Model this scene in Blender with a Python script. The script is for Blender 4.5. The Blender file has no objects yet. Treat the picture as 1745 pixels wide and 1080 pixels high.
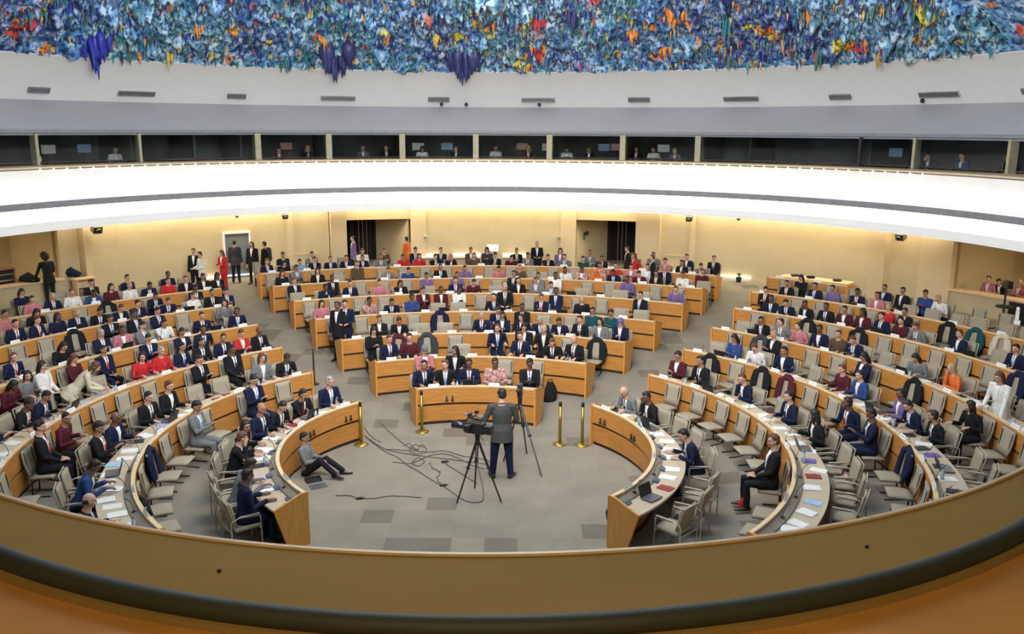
import bpy, bmesh, math, random
import numpy as np
from mathutils import Vector, Matrix, Euler, noise
random.seed(7)
R_ = math.radians
S = bpy.context.scene
COL = S.collection
PI = math.pi
# ------------------------------------------------------------------ camera
F_, HOR, CX, CY, H, ROLL, SL, R0 = 1500., 218.5, .87, 16.72, 7.1, .005, .08, 4.33
PITCH = math.atan((540-HOR)/F_)
cam = bpy.data.cameras.new('camera'); camo = bpy.data.objects.new('camera', cam); COL.objects.link(camo)
cam.sensor_width = 36; cam.lens = 36*F_/1745; cam.clip_end = 200; cam.clip_start = .05
camo.location = (CX, 0, H)
camo.rotation_euler = (Matrix.Rotation(PI/2-PITCH, 3, 'X') @ Matrix.Rotation(ROLL, 3, 'Z')).to_euler()
S.camera = camo
S.view_settings.view_transform = 'Standard'; S.view_settings.look = 'None'
S.view_settings.gamma = 1; S.view_settings.exposure = 0.2; S.view_settings.use_curve_mapping = False
# ------------------------------------------------------------------ world and large lights
W = bpy.data.worlds.new('world'); S.world = W; W.use_nodes = True
W.node_tree.nodes['Background'].inputs[0].default_value = (.9, .85, .78, 1)
W.node_tree.nodes['Background'].inputs[1].default_value = .02
def area(name, loc, size, power, colr, rot=(0, 0, 0), shape='DISK', spread=PI):
    l = bpy.data.lights.new(name, 'AREA'); l.shape = shape; l.size = size; l.energy = power; l.color = colr; l.spread = spread
    o = bpy.data.objects.new(name, l); COL.objects.link(o); o.location = loc; o.rotation_euler = rot
    return o
area('dome_lamp', (0, 17, 12.0), 7, 850, (1, .91, .78))
area('dome_lamp', (0, 27.5, 11.6), 4, 480, (1, .93, .83))
area('dome_fill_light', (0, 8.5, 10.2), 6, 5600, (.94, .97, 1), (R_(122), 0, 0))  # added fill out of view, brightens the far dome and the frieze
area('parapet_fill_light', (.8, -1.6, 9.3), 1.6, 115, (1, .80, .46))  # warm fill added behind the camera to lift the parapet wood, not a fixture
# ------------------------------------------------------------------ pixel helpers
cs_, sn_ = math.cos(PITCH), math.sin(PITCH)
def ray(px, py):
    x = px-872.5; y = py-540
    x, y = x*math.cos(ROLL)-y*math.sin(ROLL), x*math.sin(ROLL)+y*math.cos(ROLL)
    return (x, F_*cs_-y*sn_, -(F_*sn_+y*cs_))
def onz(px, py, z):
    d = ray(px, py); k = (z-H)/d[2]; return (CX+d[0]*k, d[1]*k, z)
def fz(x, y): return SL*max(0, math.hypot(x, y-CY)-R0)
def onfloor(px, py, dz=0.):
    z = dz
    for _ in range(40):
        p = onz(px, py, z); z = .5*z+.5*(dz+fz(p[0], p[1]))
    return p
def polar(r, a, z=0, yc=None):
    return (r*math.sin(R_(a)), (CY if yc is None else yc)+r*math.cos(R_(a)), z)
# ------------------------------------------------------------------ materials
MATS = {}
def mat(name, c, rough=.6, metal=0, noise_amt=.12, scale=6., emit=None, estr=1., bump=0., stretch=None, c2=None, spec=None):
    if name in MATS: return MATS[name]
    m = bpy.data.materials.new(name); m.use_nodes = True; nt = m.node_tree; b = nt.nodes['Principled BSDF']
    b.inputs['Roughness'].default_value = rough; b.inputs['Metallic'].default_value = metal
    if spec is not None: b.inputs['Specular IOR Level'].default_value = spec
    tc = nt.nodes.new('ShaderNodeTexCoord'); src = tc.outputs['Object']
    if stretch:
        mp = nt.nodes.new('ShaderNodeMapping'); mp.inputs['Scale'].default_value = stretch
        nt.links.new(src, mp.inputs[0]); src = mp.outputs[0]
    nz = nt.nodes.new('ShaderNodeTexNoise'); nz.inputs['Scale'].default_value = scale; nz.inputs['Detail'].default_value = 4
    nt.links.new(src, nz.inputs['Vector'])
    rp = nt.nodes.new('ShaderNodeValToRGB')
    lo = [x*(1-noise_amt) for x in c]; hi = [min(1, x*(1+noise_amt)) for x in (c2 or c)]
    rp.color_ramp.elements[0].position = .3; rp.color_ramp.elements[1].position = .7
    rp.color_ramp.elements[0].color = (*lo, 1); rp.color_ramp.elements[1].color = (*hi, 1)
    nt.links.new(nz.outputs['Fac'], rp.inputs[0]); nt.links.new(rp.outputs[0], b.inputs['Base Color'])
    if bump:
        bp = nt.nodes.new('ShaderNodeBump'); bp.inputs['Strength'].default_value = bump; bp.inputs['Distance'].default_value = .01
        nt.links.new(nz.outputs['Fac'], bp.inputs['Height']); nt.links.new(bp.outputs[0], b.inputs['Normal'])
    if emit:
        b.inputs['Emission Color'].default_value = (*emit, 1); b.inputs['Emission Strength'].default_value = estr
    MATS[name] = m; return m
M = {}
M['wood'] = mat('desk_wood', (.50, .215, .05), .45, noise_amt=.16, scale=3, stretch=(1, 1, 9), spec=.3)
M['woodend'] = mat('desk_end_wood', (.60, .27, .06), .42, noise_amt=.12, scale=3, stretch=(6, 6, 1), spec=.3)
M['rim'] = mat('pale_rim_wood', (.72, .52, .30), .4, noise_amt=.08)
M['top'] = mat('desktop_laminate', (.52, .42, .29), .45, noise_amt=.06)
M['groove'] = mat('dark_groove', (.03, .015, .01), .6)
M['console'] = mat('console_strip', (.24, .20, .15), .5)
M['seat'] = mat('beige_upholstery', (.34, .285, .205), .85, noise_amt=.06, scale=40)
M['frame'] = mat('chair_frame_metal', (.48, .42, .32), .35, metal=.3)
M['dark'] = mat('black_plastic', (.015, .015, .017), .4)
M['wall'] = mat('wall_panel', (.52, .42, .255), .6, noise_amt=.05, scale=1.2, stretch=(1, 1, 2.5))
M['pilaster'] = mat('pilaster_panel', (.60, .47, .29), .55, noise_amt=.03)
M['white'] = mat('white_plaster', (.80, .785, .755), .8, noise_amt=.02, scale=2)
M['grey'] = mat('grey_fascia', (.40, .40, .43), .7, noise_amt=.03, scale=.6)
M['greyline'] = mat('grey_groove', (.20, .20, .21), .6)
M['paper'] = mat('paper', (.78, .77, .73), .8, noise_amt=.02)
M['card'] = mat('name_card', (.85, .84, .80), .6, noise_amt=.01)
M['brass'] = mat('brass', (.38, .27, .06), .38, metal=.85, noise_amt=.1, scale=12)
M['glass_dark'] = mat('dark_interior', (.10, .10, .105), .7, noise_amt=.5, scale=.8)
M['parapet'] = mat('parapet_wood', (.30, .185, .055), .75, noise_amt=.05, scale=1.5, stretch=(1, 6, 6), spec=.08)
M['parapet2'] = mat('parapet_side_wood', (.50, .23, .045), .5, noise_amt=.1, scale=1.5, stretch=(1, 6, 6), spec=.25)
M['rail'] = mat('rail_rubber', (.03, .032, .014), .6, noise_amt=.05)
M['door'] = mat('door_grey', (.16, .18, .19), .5, noise_amt=.05)
M['curtain'] = mat('dark_curtain', (.028, .016, .014), .8, noise_amt=.4, scale=5, stretch=(8, 8, .2))
M['steel'] = mat('steel', (.5, .5, .5), .3, metal=.9)
M['mull'] = mat('window_column', (.33, .30, .20), .6)
M['skin1'] = mat('skin_light', (.56, .32, .22), .55, noise_amt=.06, scale=9)
M['skin2'] = mat('skin_brown', (.16, .075, .045), .5, noise_amt=.06, scale=9)
M['skin3'] = mat('skin_tan', (.36, .19, .11), .55, noise_amt=.06, scale=9)
M['eye'] = mat('eye_dark', (.02, .015, .012), .3)
M['lip'] = mat('lips', (.35, .10, .08), .5)
M['shelfled'] = mat('shelf_light', (1, 1, 1), .5, emit=(1, .95, .85), estr=4)
M['shoe'] = mat('black_shoe_leather', (.012, .011, .010), .35)
M['screen'] = mat('lit_screen', (.7, .7, .7), .5, emit=(1, .97, .9), estr=1.2)
M['led'] = mat('cove_light', (1, .95, .85), .5, emit=(1, .955, .90), estr=3.8)
M['ledwarm'] = mat('warm_cove_light', (1, .9, .7), .5, emit=(1, .90, .66), estr=13)
M['ledspot'] = mat('ledge_spot_glow', (1, 1, 1), .5, emit=(1, 1, 1), estr=4)
CLOTH = dict(n=('navy', (.011, .014, .040)), k=('black', (.012, .012, .014)), g=('grey', (.17, .17, .17)), w=('white', (.70, .67, .62)),
             r=('red', (.50, .025, .03)), b=('blue', (.03, .06, .19)), u=('burgundy', (.08, .014, .02)), p=('pink', (.48, .17, .19)),
             l=('lilac', (.17, .11, .25)), o=('orange', (.68, .15, .03)), c=('cream', (.60, .52, .38)), t=('teal', (.012, .07, .08)),
             y=('light blue', (.20, .34, .60)), e=('charcoal', (.045, .045, .05)), m=('brown', (.10, .06, .035)), f=('patterned', (.25, .06, .05)))
def cloth(k):
    if k == 'f': return mat('cloth_patterned', (.05, .02, .02), .9, noise_amt=.1, scale=22, c2=(.85, .45, .40))
    return mat('cloth_'+CLOTH[k][0].replace(' ', '_'), CLOTH[k][1], .85, noise_amt=.15, scale=20, spec=.2)
HAIR = dict(d=('dark', (.012, .009, .008)), f=('fair', (.42, .27, .12)), g=('grey', (.32, .31, .30)), r=('auburn', (.10, .035, .015)))
def hairmat(k): return mat('hair_'+HAIR[k][0], HAIR[k][1], .6, noise_amt=.3, scale=30)

# ------------------------------------------------------------------ object helpers
def tag(o, label=None, cat=None, group=None, kind=None):
    if label: o['label'] = label
    if cat: o['category'] = cat
    if group: o['group'] = group
    if kind: o['kind'] = kind
    return o
def empty(name, loc=(0, 0, 0), rz=0., scale=1.):
    o = bpy.data.objects.new(name, None); COL.objects.link(o); o.location = loc; o.rotation_euler = (0, 0, rz)
    o.scale = (scale,)*3; o.empty_display_size = .1
    return o
def link(name, me, parent=None):
    o = bpy.data.objects.new(name, me); COL.objects.link(o)
    if parent: o.parent = parent
    return o
def me_from(bm, name, mats, smooth=False):
    me = bpy.data.meshes.new(name); bm.normal_update(); bm.to_mesh(me); bm.free()
    for m in (mats if isinstance(mats, (list, tuple)) else [mats]): me.materials.append(m)
    if smooth: me.polygons.foreach_set('use_smooth', [True]*len(me.polygons))
    return me
def build(name, bm, mats, parent=None, smooth=False): return link(name, me_from(bm, name, mats, smooth), parent)
def box(bm, c, s, rot=None, mi=0, bevel=0.):
    r = bmesh.ops.create_cube(bm, size=1)
    vs = r['verts']; bmesh.ops.scale(bm, vec=s, verts=vs)
    fs = set(f for v in vs for f in v.link_faces)
    if bevel:
        es = set(e for v in vs for e in v.link_edges)
        rb = bmesh.ops.bevel(bm, geom=list(es), offset=bevel, segments=2, affect='EDGES', profile=.6)
        vs = list(set(v for v in rb['verts'])) ; fs = set(rb['faces']) | set(f for f in bm.faces if all(v in set(vs) for v in f.verts))
        vs = list(set(v for f in fs for v in f.verts))
    if rot is not None: bmesh.ops.rotate(bm, cent=(0, 0, 0), matrix=Euler(rot).to_matrix(), verts=vs)
    bmesh.ops.translate(bm, vec=c, verts=vs)
    for f in fs: f.material_index = mi
    return vs
def tube(bm, pts, rads, n=10, mi=0, flat=None, up=(0, 0, 1), round_ends=True):
    """tapered tube along pts; flat = list of (sx, sy) ratios"""
    pts = [Vector(p) for p in pts]; k = len(pts)
    if not isinstance(rads, (list, tuple)): rads = [rads]*k
    rings = []
    P = list(pts); Rr = list(rads); Fl = list(flat) if flat else [(1, 1)]*k
    if round_ends:
        d0 = (pts[0]-pts[1]).normalized(); d1 = (pts[-1]-pts[-2]).normalized()
        P = [pts[0]+d0*rads[0]*.75, pts[0]+d0*rads[0]*.5]+P+[pts[-1]+d1*rads[-1]*.5, pts[-1]+d1*rads[-1]*.75]
        Rr = [rads[0]*.45, rads[0]*.82]+Rr+[rads[-1]*.82, rads[-1]*.45]
        Fl = [Fl[0]]*2+Fl+[Fl[-1]]*2
    upv = Vector(up); lastx = None
    for i, p in enumerate(P):
        a = P[max(0, i-1)]; b = P[min(len(P)-1, i+1)]; t = (b-a).normalized()
        if lastx is None:
            x = t.cross(upv)
            if x.length < .15: x = t.cross(Vector((0, 1, 0)))
        else: x = lastx-t*lastx.dot(t)
        x.normalize(); lastx = x; y = t.cross(x)
        rings.append([bm.verts.new(p+(x*math.cos(2*PI*j/n)*Fl[i][0]+y*math.sin(2*PI*j/n)*Fl[i][1])*Rr[i]) for j in range(n)])
    for a, b in zip(rings, rings[1:]):
        for j in range(n):
            f = bm.faces.new((a[j], a[(j+1) % n], b[(j+1) % n], b[j])); f.material_index = mi
    f = bm.faces.new(rings[0][::-1]); f.material_index = mi
    f = bm.faces.new(rings[-1]); f.material_index = mi
def ell(bm, c, r, rot=(0, 0, 0), mi=0, seg=14, rings=10):
    q = bmesh.ops.create_uvsphere(bm, u_segments=seg, v_segments=rings, radius=1); vs = q['verts']
    bmesh.ops.scale(bm, vec=r, verts=vs); bmesh.ops.rotate(bm, cent=(0, 0, 0), matrix=Euler(rot).to_matrix(), verts=vs)
    bmesh.ops.translate(bm, vec=c, verts=vs)
    for v in vs:
        for f in v.link_faces: f.material_index = mi
    return vs
def remesh(bm, voxel, smooth=2):
    me = bpy.data.meshes.new('tmp'); bmesh.ops.recalc_face_normals(bm, faces=bm.faces); bm.to_mesh(me); bm.free()
    o = bpy.data.objects.new('tmp', me); COL.objects.link(o)
    m = o.modifiers.new('r', 'REMESH'); m.mode = 'VOXEL'; m.voxel_size = voxel; m.use_smooth_shade = True
    if smooth:
        s = o.modifiers.new('s', 'SMOOTH'); s.factor = .5; s.iterations = smooth
    dg = bpy.context.evaluated_depsgraph_get(); dg.update()
    out = bpy.data.meshes.new_from_object(o.evaluated_get(dg))
    bpy.data.objects.remove(o); bpy.data.meshes.remove(me)
    return out
# loft between horizontal rings; ring = (x0, yc, R, z)
def loft(bm, rings, a0, a1, n, mi=0, closed=False):
    rows = []
    for (x0, yc, R, z) in rings:
        rows.append([bm.verts.new((x0+R*math.sin(R_(a0+(a1-a0)*i/n)), yc+R*math.cos(R_(a0+(a1-a0)*i/n)), z if not callable(z) else z(R))) for i in range(n+1)])
    pairs = list(zip(rows, rows[1:]))
    if closed: pairs.append((rows[-1], rows[0]))
    for a, b in pairs:
        for i in range(n):
            f = bm.faces.new((a[i], a[i+1], b[i+1], b[i])); f.material_index = mi
    if closed:
        f = bm.faces.new([r[0] for r in rows]); f.material_index = mi
        f = bm.faces.new([r[-1] for r in rows][::-1]); f.material_index = mi
def solid_ring(name, rings, a0, a1, n, m, parent=None, smooth=True):
    bm = bmesh.new(); loft(bm, rings, a0, a1, n, closed=True); bmesh.ops.recalc_face_normals(bm, faces=bm.faces)
    o = build(name, bm, m, parent)
    if smooth:
        o.data.polygons.foreach_set('use_smooth', [True]*len(o.data.polygons)); o.data.set_sharp_from_angle(angle=R_(35))
    return o
def desk_ring(name, prof, ra, a0, a1, n, m, parent):
    """profile (u, z) measured from the front face radius ra, following the sloping floor"""
    zb = SL*max(0, ra-R0)
    return solid_ring(name, [(0, CY, ra+u, zb+z) for u, z in prof], a0, a1, n, m, parent)
ORD = ['first', 'second', 'third', 'fourth', 'fifth', 'sixth', 'seventh', 'eighth', 'ninth', 'tenth', 'eleventh', 'twelfth', 'thirteenth', 'fourteenth', 'fifteenth', 'sixteenth', 'seventeenth', 'eighteenth', 'nineteenth', 'twentieth']
def ordn(i):
    if i < 20: return ORD[i]
    t = ['twenty', 'thirty', 'forty', 'fifty', 'sixty', 'seventy', 'eighty', 'ninety'][(i+1)//10-2]
    return t+'-'+ORD[(i+1) % 10-1] if (i+1) % 10 else t.replace('ty', 'tieth')
YR = 18.7   # centre of the upper rings
# ================================================================== STRUCTURE
def floor_mat():
    m = bpy.data.materials.new('carpet_tiles'); m.use_nodes = True; nt = m.node_tree; b = nt.nodes['Principled BSDF']; b.inputs['Roughness'].default_value = .9
    b.inputs['Specular IOR Level'].default_value = .2
    N = nt.nodes.new; L = nt.links.new
    tc = N('ShaderNodeTexCoord'); mp = N('ShaderNodeMapping'); mp.inputs['Scale'].default_value = (1/.58, 1/.58, 0); mp.inputs['Location'].default_value = (.3, .12, 0); L(tc.outputs['Object'], mp.inputs[0])
    fl = N('ShaderNodeVectorMath'); fl.operation = 'FLOOR'; L(mp.outputs[0], fl.inputs[0])
    wn = N('ShaderNodeTexWhiteNoise'); L(fl.outputs[0], wn.inputs[0])
    rp = N('ShaderNodeValToRGB'); rp.color_ramp.interpolation = 'CONSTANT'
    e = rp.color_ramp.elements; e[0].position = 0; e[0].color = (.175, .152, .118, 1); e[1].position = .07; e[1].color = (.250, .220, .172, 1)
    x = e.new(.55); x.color = (.265, .232, .182, 1)
    L(wn.outputs[0], rp.inputs[0])
    nz = N('ShaderNodeTexNoise'); nz.inputs['Scale'].default_value = 1.3; nz.inputs['Detail'].default_value = 5; L(tc.outputs['Object'], nz.inputs['Vector'])
    mx = N('ShaderNodeMix'); mx.data_type = 'RGBA'; mx.blend_type = 'MULTIPLY'; mx.inputs[0].default_value = .35
    r2 = N('ShaderNodeValToRGB'); r2.color_ramp.elements[0].color = (.6, .6, .6, 1); r2.color_ramp.elements[0].position = .3; r2.color_ramp.elements[1].position = .6
    L(nz.outputs['Fac'], r2.inputs[0]); L(rp.outputs[0], mx.inputs[6]); L(r2.outputs[0], mx.inputs[7]); L(mx.outputs[2], b.inputs['Base Color'])
    return m
bm = bmesh.new()
radii = [0.01, 1, 2, 3, R0]+[R0+i*1.0 for i in range(1, 25)]
rows = []
for r in radii: rows.append([bm.verts.new((r*math.sin(2*PI*i/96), CY+r*math.cos(2*PI*i/96), SL*max(0, r-R0))) for i in range(96)])
for a, b in zip(rows, rows[1:]):
    for i in range(96): bm.faces.new((a[i], a[(i+1) % 96], b[(i+1) % 96], b[i]))
bmesh.ops.recalc_face_normals(bm, faces=bm.faces)
fo = build('floor', bm, floor_mat(), smooth=True); tag(fo, kind='structure')
FLW = 1.27
def wallseg(name, a0, a1, z0, z1, Rw=18.6, th=.25, m=None, label=None):
    o = solid_ring(name, [(0, YR, Rw, z0), (0, YR, Rw+th, z0), (0, YR, Rw+th, z1), (0, YR, Rw, z1)], a0, a1, max(2, int(abs(a1-a0)/2)), m or M['wall'])
    tag(o, kind='structure'); return o
WZ0, WZ1 = .2, 4.3
wallseg('wall_back_left', -49.2, -21, WZ0, WZ1)
wallseg('wall_back', -10.6, 11.0, WZ0, WZ1)
wallseg('wall_back_right', 22, 47.7, WZ0, WZ1)
for a0, a1 in ((-18.9, -10.6), (11.0, 18.9)): wallseg('wall_lintel', a0, a1, 3.36, WZ1, m=M['wall'])
for a0, a1 in ((-20.9, -18.9), (18.9, 22)):     # protruding pilasters beside the entrances
    o = solid_ring('trim_1', [(0, YR, 18.25, WZ0), (0, YR, 18.9, WZ0), (0, YR, 18.9, WZ1), (0, YR, 18.25, WZ1)], a0, a1, 2, M['pilaster']); tag(o, kind='structure')
for a0, a1, rw in ((-49.9, -49.2, 18.4), (47.7, 49.4, 18.35), (53.1, 56.6, 18.45), (-26.2, -25.5, 18.5), (25.7, 26.3, 18.5), (-10.6, -8.6, 18.54), (9.0, 11.0, 18.54)):
    o = solid_ring('trim_2', [(0, YR, rw, WZ0), (0, YR, 18.9, WZ0), (0, YR, 18.9, WZ1), (0, YR, rw, WZ1)], a0, a1, 2, M['pilaster']); tag(o, kind='structure')
wallseg('wall_side_right', 49.4, 53.1, WZ0, WZ1, 18.8)
wallseg('wall_side_left', -52.2, -49.9, WZ0, WZ1, 18.9)
# panel joints, shallow raised reveals on the walls
for i, a in enumerate([-46, -42, -38, -27.9, -24.5, -5, 0, 5, 31, 36, 41]):
    o = solid_ring('trim_3', [(0, YR, 18.59, FLW), (0, YR, 18.62, FLW), (0, YR, 18.62, 4.2), (0, YR, 18.59, 4.2)], a, a+.06, 1, M['pilaster']); tag(o, kind='structure')
# entrance recesses
for s in (-1, 1):
    a_out, a_in = (s*18.9, s*10.8)
    p_in = polar(18.6, a_in, 0, YR); p_out = polar(18.6, a_out, 0, YR)
    depth = 3.2
    # diagonal beige return wall from the inner edge towards the back, then the dark doors
    q = Vector(polar(18.85, s*(13.0+1.5), 0, YR)); q2 = Vector((p_in[0]+s*1.55, p_in[1]+1.5, 0))
    def panel(name, a, b, z0, z1, m, th=.1):
        a = Vector((a[0], a[1], 0)); b = Vector((b[0], b[1], 0)); d = (b-a); n_ = Vector((-d.y, d.x, 0)).normalized()*th
        bm = bmesh.new(); vs = [bm.verts.new((p.x, p.y, z)) for z in (z0, z1) for p in (a, b, b+n_, a+n_)]
        for f in ((0, 1, 2, 3), (7, 6, 5, 4), (0, 4, 5, 1), (1, 5, 6, 2), (2, 6, 7, 3), (3, 7, 4, 0)): bm.faces.new([vs[i] for i in f])
        bmesh.ops.recalc_face_normals(bm, faces=bm.faces)
        return build(name, bm, m)
    w = panel('wall_recess', (p_in[0], p_in[1]+.1), q2, .2, 3.6, M['wall']); tag(w, kind='structure')
    e_ = Vector((p_out[0]+s*.4, q2.y-.2, 0))
    bmc = bmesh.new(); n = 60; prev = None
    for i in range(n+1):
        t = i/n; p = Vector((q2.x, q2.y, 0)).lerp(e_, t); yy = p.y+.06*math.sin(i*1.9)
        a = bmc.verts.new((p.x, yy, .3)); b = bmc.verts.new((p.x, yy, 3.6))
        if prev: bmc.faces.new((prev[0], a, b, prev[1]))
        prev = (a, b)
    c = build('door_curtain', bmc, M['curtain']); tag(c, 'dark pleated curtain closing the %s entrance opening' % ('left' if s < 0 else 'right'), 'curtain')
    sm = c.modifiers.new('t', 'SOLIDIFY'); sm.thickness = .03
    for k in range(3):
        t = .32+.12*k; p = Vector((q2.x, q2.y-.16, 0)).lerp(e_+Vector((0, -.16, 0)), t)
        bm = bmesh.new(); tube(bm, [(p.x, p.y, 1.3), (p.x, p.y, 3.5)], .018, 8); o = build('curtain_pole', bm, M['steel'])
        tag(o, 'thin steel pole in front of the dark curtain, %s at the %s entrance' % (('inner', 'middle', 'outer')[k], 'left' if s < 0 else 'right'), 'pole', 'poles in the entrances')
    ce = solid_ring('ceiling_recess', [(0, YR, 18.8, 3.45), (0, YR, 21.5, 3.45), (0, YR, 21.5, 3.55), (0, YR, 18.8, 3.55)], min(a_out, a_in), max(a_out, a_in), 4, M['wall']); tag(ce, kind='structure')
# floor strip lit along the wall
# soffit under the ring, balcony front
A0, A1, NA = -125, 125, 200
def ring(name, prof, m, a0=A0, a1=A1, n=NA, kind='structure', parent=None):
    o = solid_ring(name, [(0, YR, r, z) for r, z in prof], a0, a1, n, m, parent)
    if kind: tag(o, kind=kind)
    return o
ring('ceiling_soffit', [(13.62, 4.26), (22.5, 4.30), (22.5, 4.45), (13.62, 4.45)], M['white'])
ring('wall_balcony_lower', [(13.6, 4.235), (13.95, 4.45), (14.02, 4.82), (14.3, 4.82), (14.3, 4.2), (13.6, 4.2)], M['white'])
ring('wall_balcony_upper', [(14.0, 5.05), (13.98, 5.3), (13.9, 5.6), (13.8, 5.80), (13.74, 5.90), (14.3, 5.95), (14.3, 5.05)], M['white'])
g = ring('trim_4', [(13.60, 4.84), (13.60, 5.02), (14.4, 5.03), (14.4, 4.83)], M['greyline'])
ring('trim_5', [(13.70, 5.93), (13.70, 5.985), (15.2, 5.975), (15.2, 5.90)], M['pilaster'])
# LED coves hidden behind the grey line and under the ledge
def strip(name, prof, m, label, a0=A0, a1=A1):
    o = ring(name, prof, m, a0, a1, kind=None); tag(o, label, 'light'); return o
strip('cove_light', [(13.72, 5.035), (13.90, 5.04), (13.90, 5.05), (13.72, 5.045)], M['led'], 'continuous light line above the grey balcony groove')
strip('cove_light', [(13.70, 4.82), (13.88, 4.825), (13.88, 4.835), (13.70, 4.83)], M['led'], 'continuous light line under the grey balcony groove')
strip('wall_cove_light', [(17.9, 4.235), (18.35, 4.235), (18.35, 4.25), (17.9, 4.25)], M['ledwarm'], 'warm light line washing the top of the back wall', -52, 56)
for a0, a1, wh in ((22.3, 33.5, 'right'), (-37, -26.5, 'left')):
    strip('floor_wash_light', [(18.50, FLW+.10), (18.58, FLW+.10), (18.58, FLW+.13), (18.50, FLW+.13)], M['led'], 'white light line at the foot of the %s back wall' % wh, a0, a1)
for i in range(-37, 38):
    a = i*1.72
    bm = bmesh.new(); ell(bm, (0, 0, 0), (.028, .028, .018), seg=8, rings=6)
    o = build('ledge_spotlight', bm, M['ledspot']); o.location = polar(13.69, a, 5.905, YR)
    tag(o, 'small white spotlight under the balcony ledge, %s from the centre towards the %s' % (ordn(abs(i)), 'left' if i < 0 else 'right') if i else 'small white spotlight under the balcony ledge at its centre', 'spotlight', 'spotlights under the balcony ledge')
# fascia, frieze, dome
ring('wall_fascia', [(15.0, 6.83), (16.95, 7.90), (17.4, 7.9), (17.4, 6.83)], M['grey'])
ring('wall_frieze', [(17.0, 7.885), (16.7, 8.1), (15.9, 8.7), (15.02, 9.12), (15.12, 9.4), (17.6, 9.4), (17.6, 7.885)], M['white'])
ring('wall_upper_back', [(22.5, 0), (22.7, 0), (22.7, 9.4), (22.5, 9.4)], M['wall'], -180, 180, 160)
# white light lines for the frieze and the booths
def dome_mat():
    m = bpy.data.materials.new('mottled_ceiling_paint'); m.use_nodes = True; nt = m.node_tree; b = nt.nodes['Principled BSDF']; b.inputs['Roughness'].default_value = .75
    N = nt.nodes.new; L = nt.links.new; tc = N('ShaderNodeTexCoord')
    def nz(scale, det, off=0, dist=0.):
        mp = N('ShaderNodeMapping'); mp.inputs['Location'].default_value = (off, off*2.3, off*.7); mp.inputs['Scale'].default_value = (1, 1, .8); L(tc.outputs['Object'], mp.inputs[0])
        x = N('ShaderNodeTexNoise'); x.inputs['Scale'].default_value = scale; x.inputs['Detail'].default_value = det; x.inputs['Distortion'].default_value = dist; L(mp.outputs[0], x.inputs['Vector']); return x.outputs['Fac']
    def ramp(src, st, interp='LINEAR'):
        r = N('ShaderNodeValToRGB'); r.color_ramp.interpolation = interp; e = r.color_ramp.elements
        e[0].position, e[0].color = st[0][0], (*st[0][1], 1); e[1].position, e[1].color = st[-1][0], (*st[-1][1], 1)
        for p, c in st[1:-1]: x = e.new(p); x.color = (*c, 1)
        L(src, r.inputs[0]); return r.outputs[0]
    def mix(f, a, b_, mode='MIX'):
        x = N('ShaderNodeMix'); x.data_type = 'RGBA'; x.blend_type = mode
        if isinstance(f, float): x.inputs[0].default_value = f
        else: L(f, x.inputs[0])
        L(a, x.inputs[6]); L(b_, x.inputs[7]); return x.outputs[2]
    base = ramp(nz(.30, 2, 3, .5), [(.36, (.01, .02, .24)), (.43, (.03, .14, .42)), (.49, (.16, .42, .78)), (.54, (.05, .28, .30)), (.60, (.22, .45, .72)), (.68, (.12, .22, .06))])
    pale = ramp(nz(3.4, 6, 5), [(.40, (.015, .04, .13)), (.50, (.20, .38, .56)), (.60, (.80, .92, 1.0))])
    c = mix(.5, base, pale)
    warm = ramp(nz(1.1, 4, 11, .4), [(.60, (0, 0, 0)), (.64, (1, 1, 1))]); wc = ramp(nz(.9, 2, 21), [(.42, (.55, .04, .06)), (.5, (.85, .28, .03)), (.60, (.62, .60, .06))])
    c = mix(warm, c, wc)
    dk = ramp(nz(8, 6, 31), [(.42, (.03, .05, .12)), (.50, (1, 1, 1))]); c = mix(.85, c, dk, 'MULTIPLY')
    L(c, b.inputs['Base Color']); return m
DM = dome_mat()
def dome_z(rr): return 9.14+4.0*max(0, 1-(rr/15.0)**2)**.8
def drip(x, y):
    v = noise.noise((x*2.0, y*2.0, 3)); w = noise.noise((x*6.5, y*6.5, 9)); u = noise.noise((x*.45, y*.45, 1))
    d = max(0, v-.12)*.7+max(0, w-.05)*.42
    return d*(1+.9*u)
bm = bmesh.new(); rows = []
nt_ = 680; rad = list(np.linspace(15.0, 9.5, 84))+list(np.linspace(9.3, .01, 20))
for ri, r in enumerate(rad):
    row = []
    for i in range(nt_+1):
        a = R_(-69+138*i/nt_); x = r*math.sin(a); y = YR+r*math.cos(a)
        row.append(bm.verts.new((x, y, dome_z(r)-(drip(x, y)*min(1, (15.02-r)*1.5+.25) if r > 9.4 else 0))))
    rows.append(row)
for a, b in zip(rows, rows[1:]):
    for i in range(nt_): bm.faces.new((a[i], b[i], b[i+1], a[i+1]))
rows = []
rad = list(np.linspace(15.0, .01, 24))
for r in rad: rows.append([bm.verts.new((r*math.sin(R_(69+222*i/60)), YR+r*math.cos(R_(69+222*i/60)), dome_z(r))) for i in range(61)])
for a, b in zip(rows, rows[1:]):
    for i in range(60): bm.faces.new((a[i], b[i], b[i+1], a[i+1]))
o = build('ceiling', bm, DM, smooth=True); tag(o, kind='structure')
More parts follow.
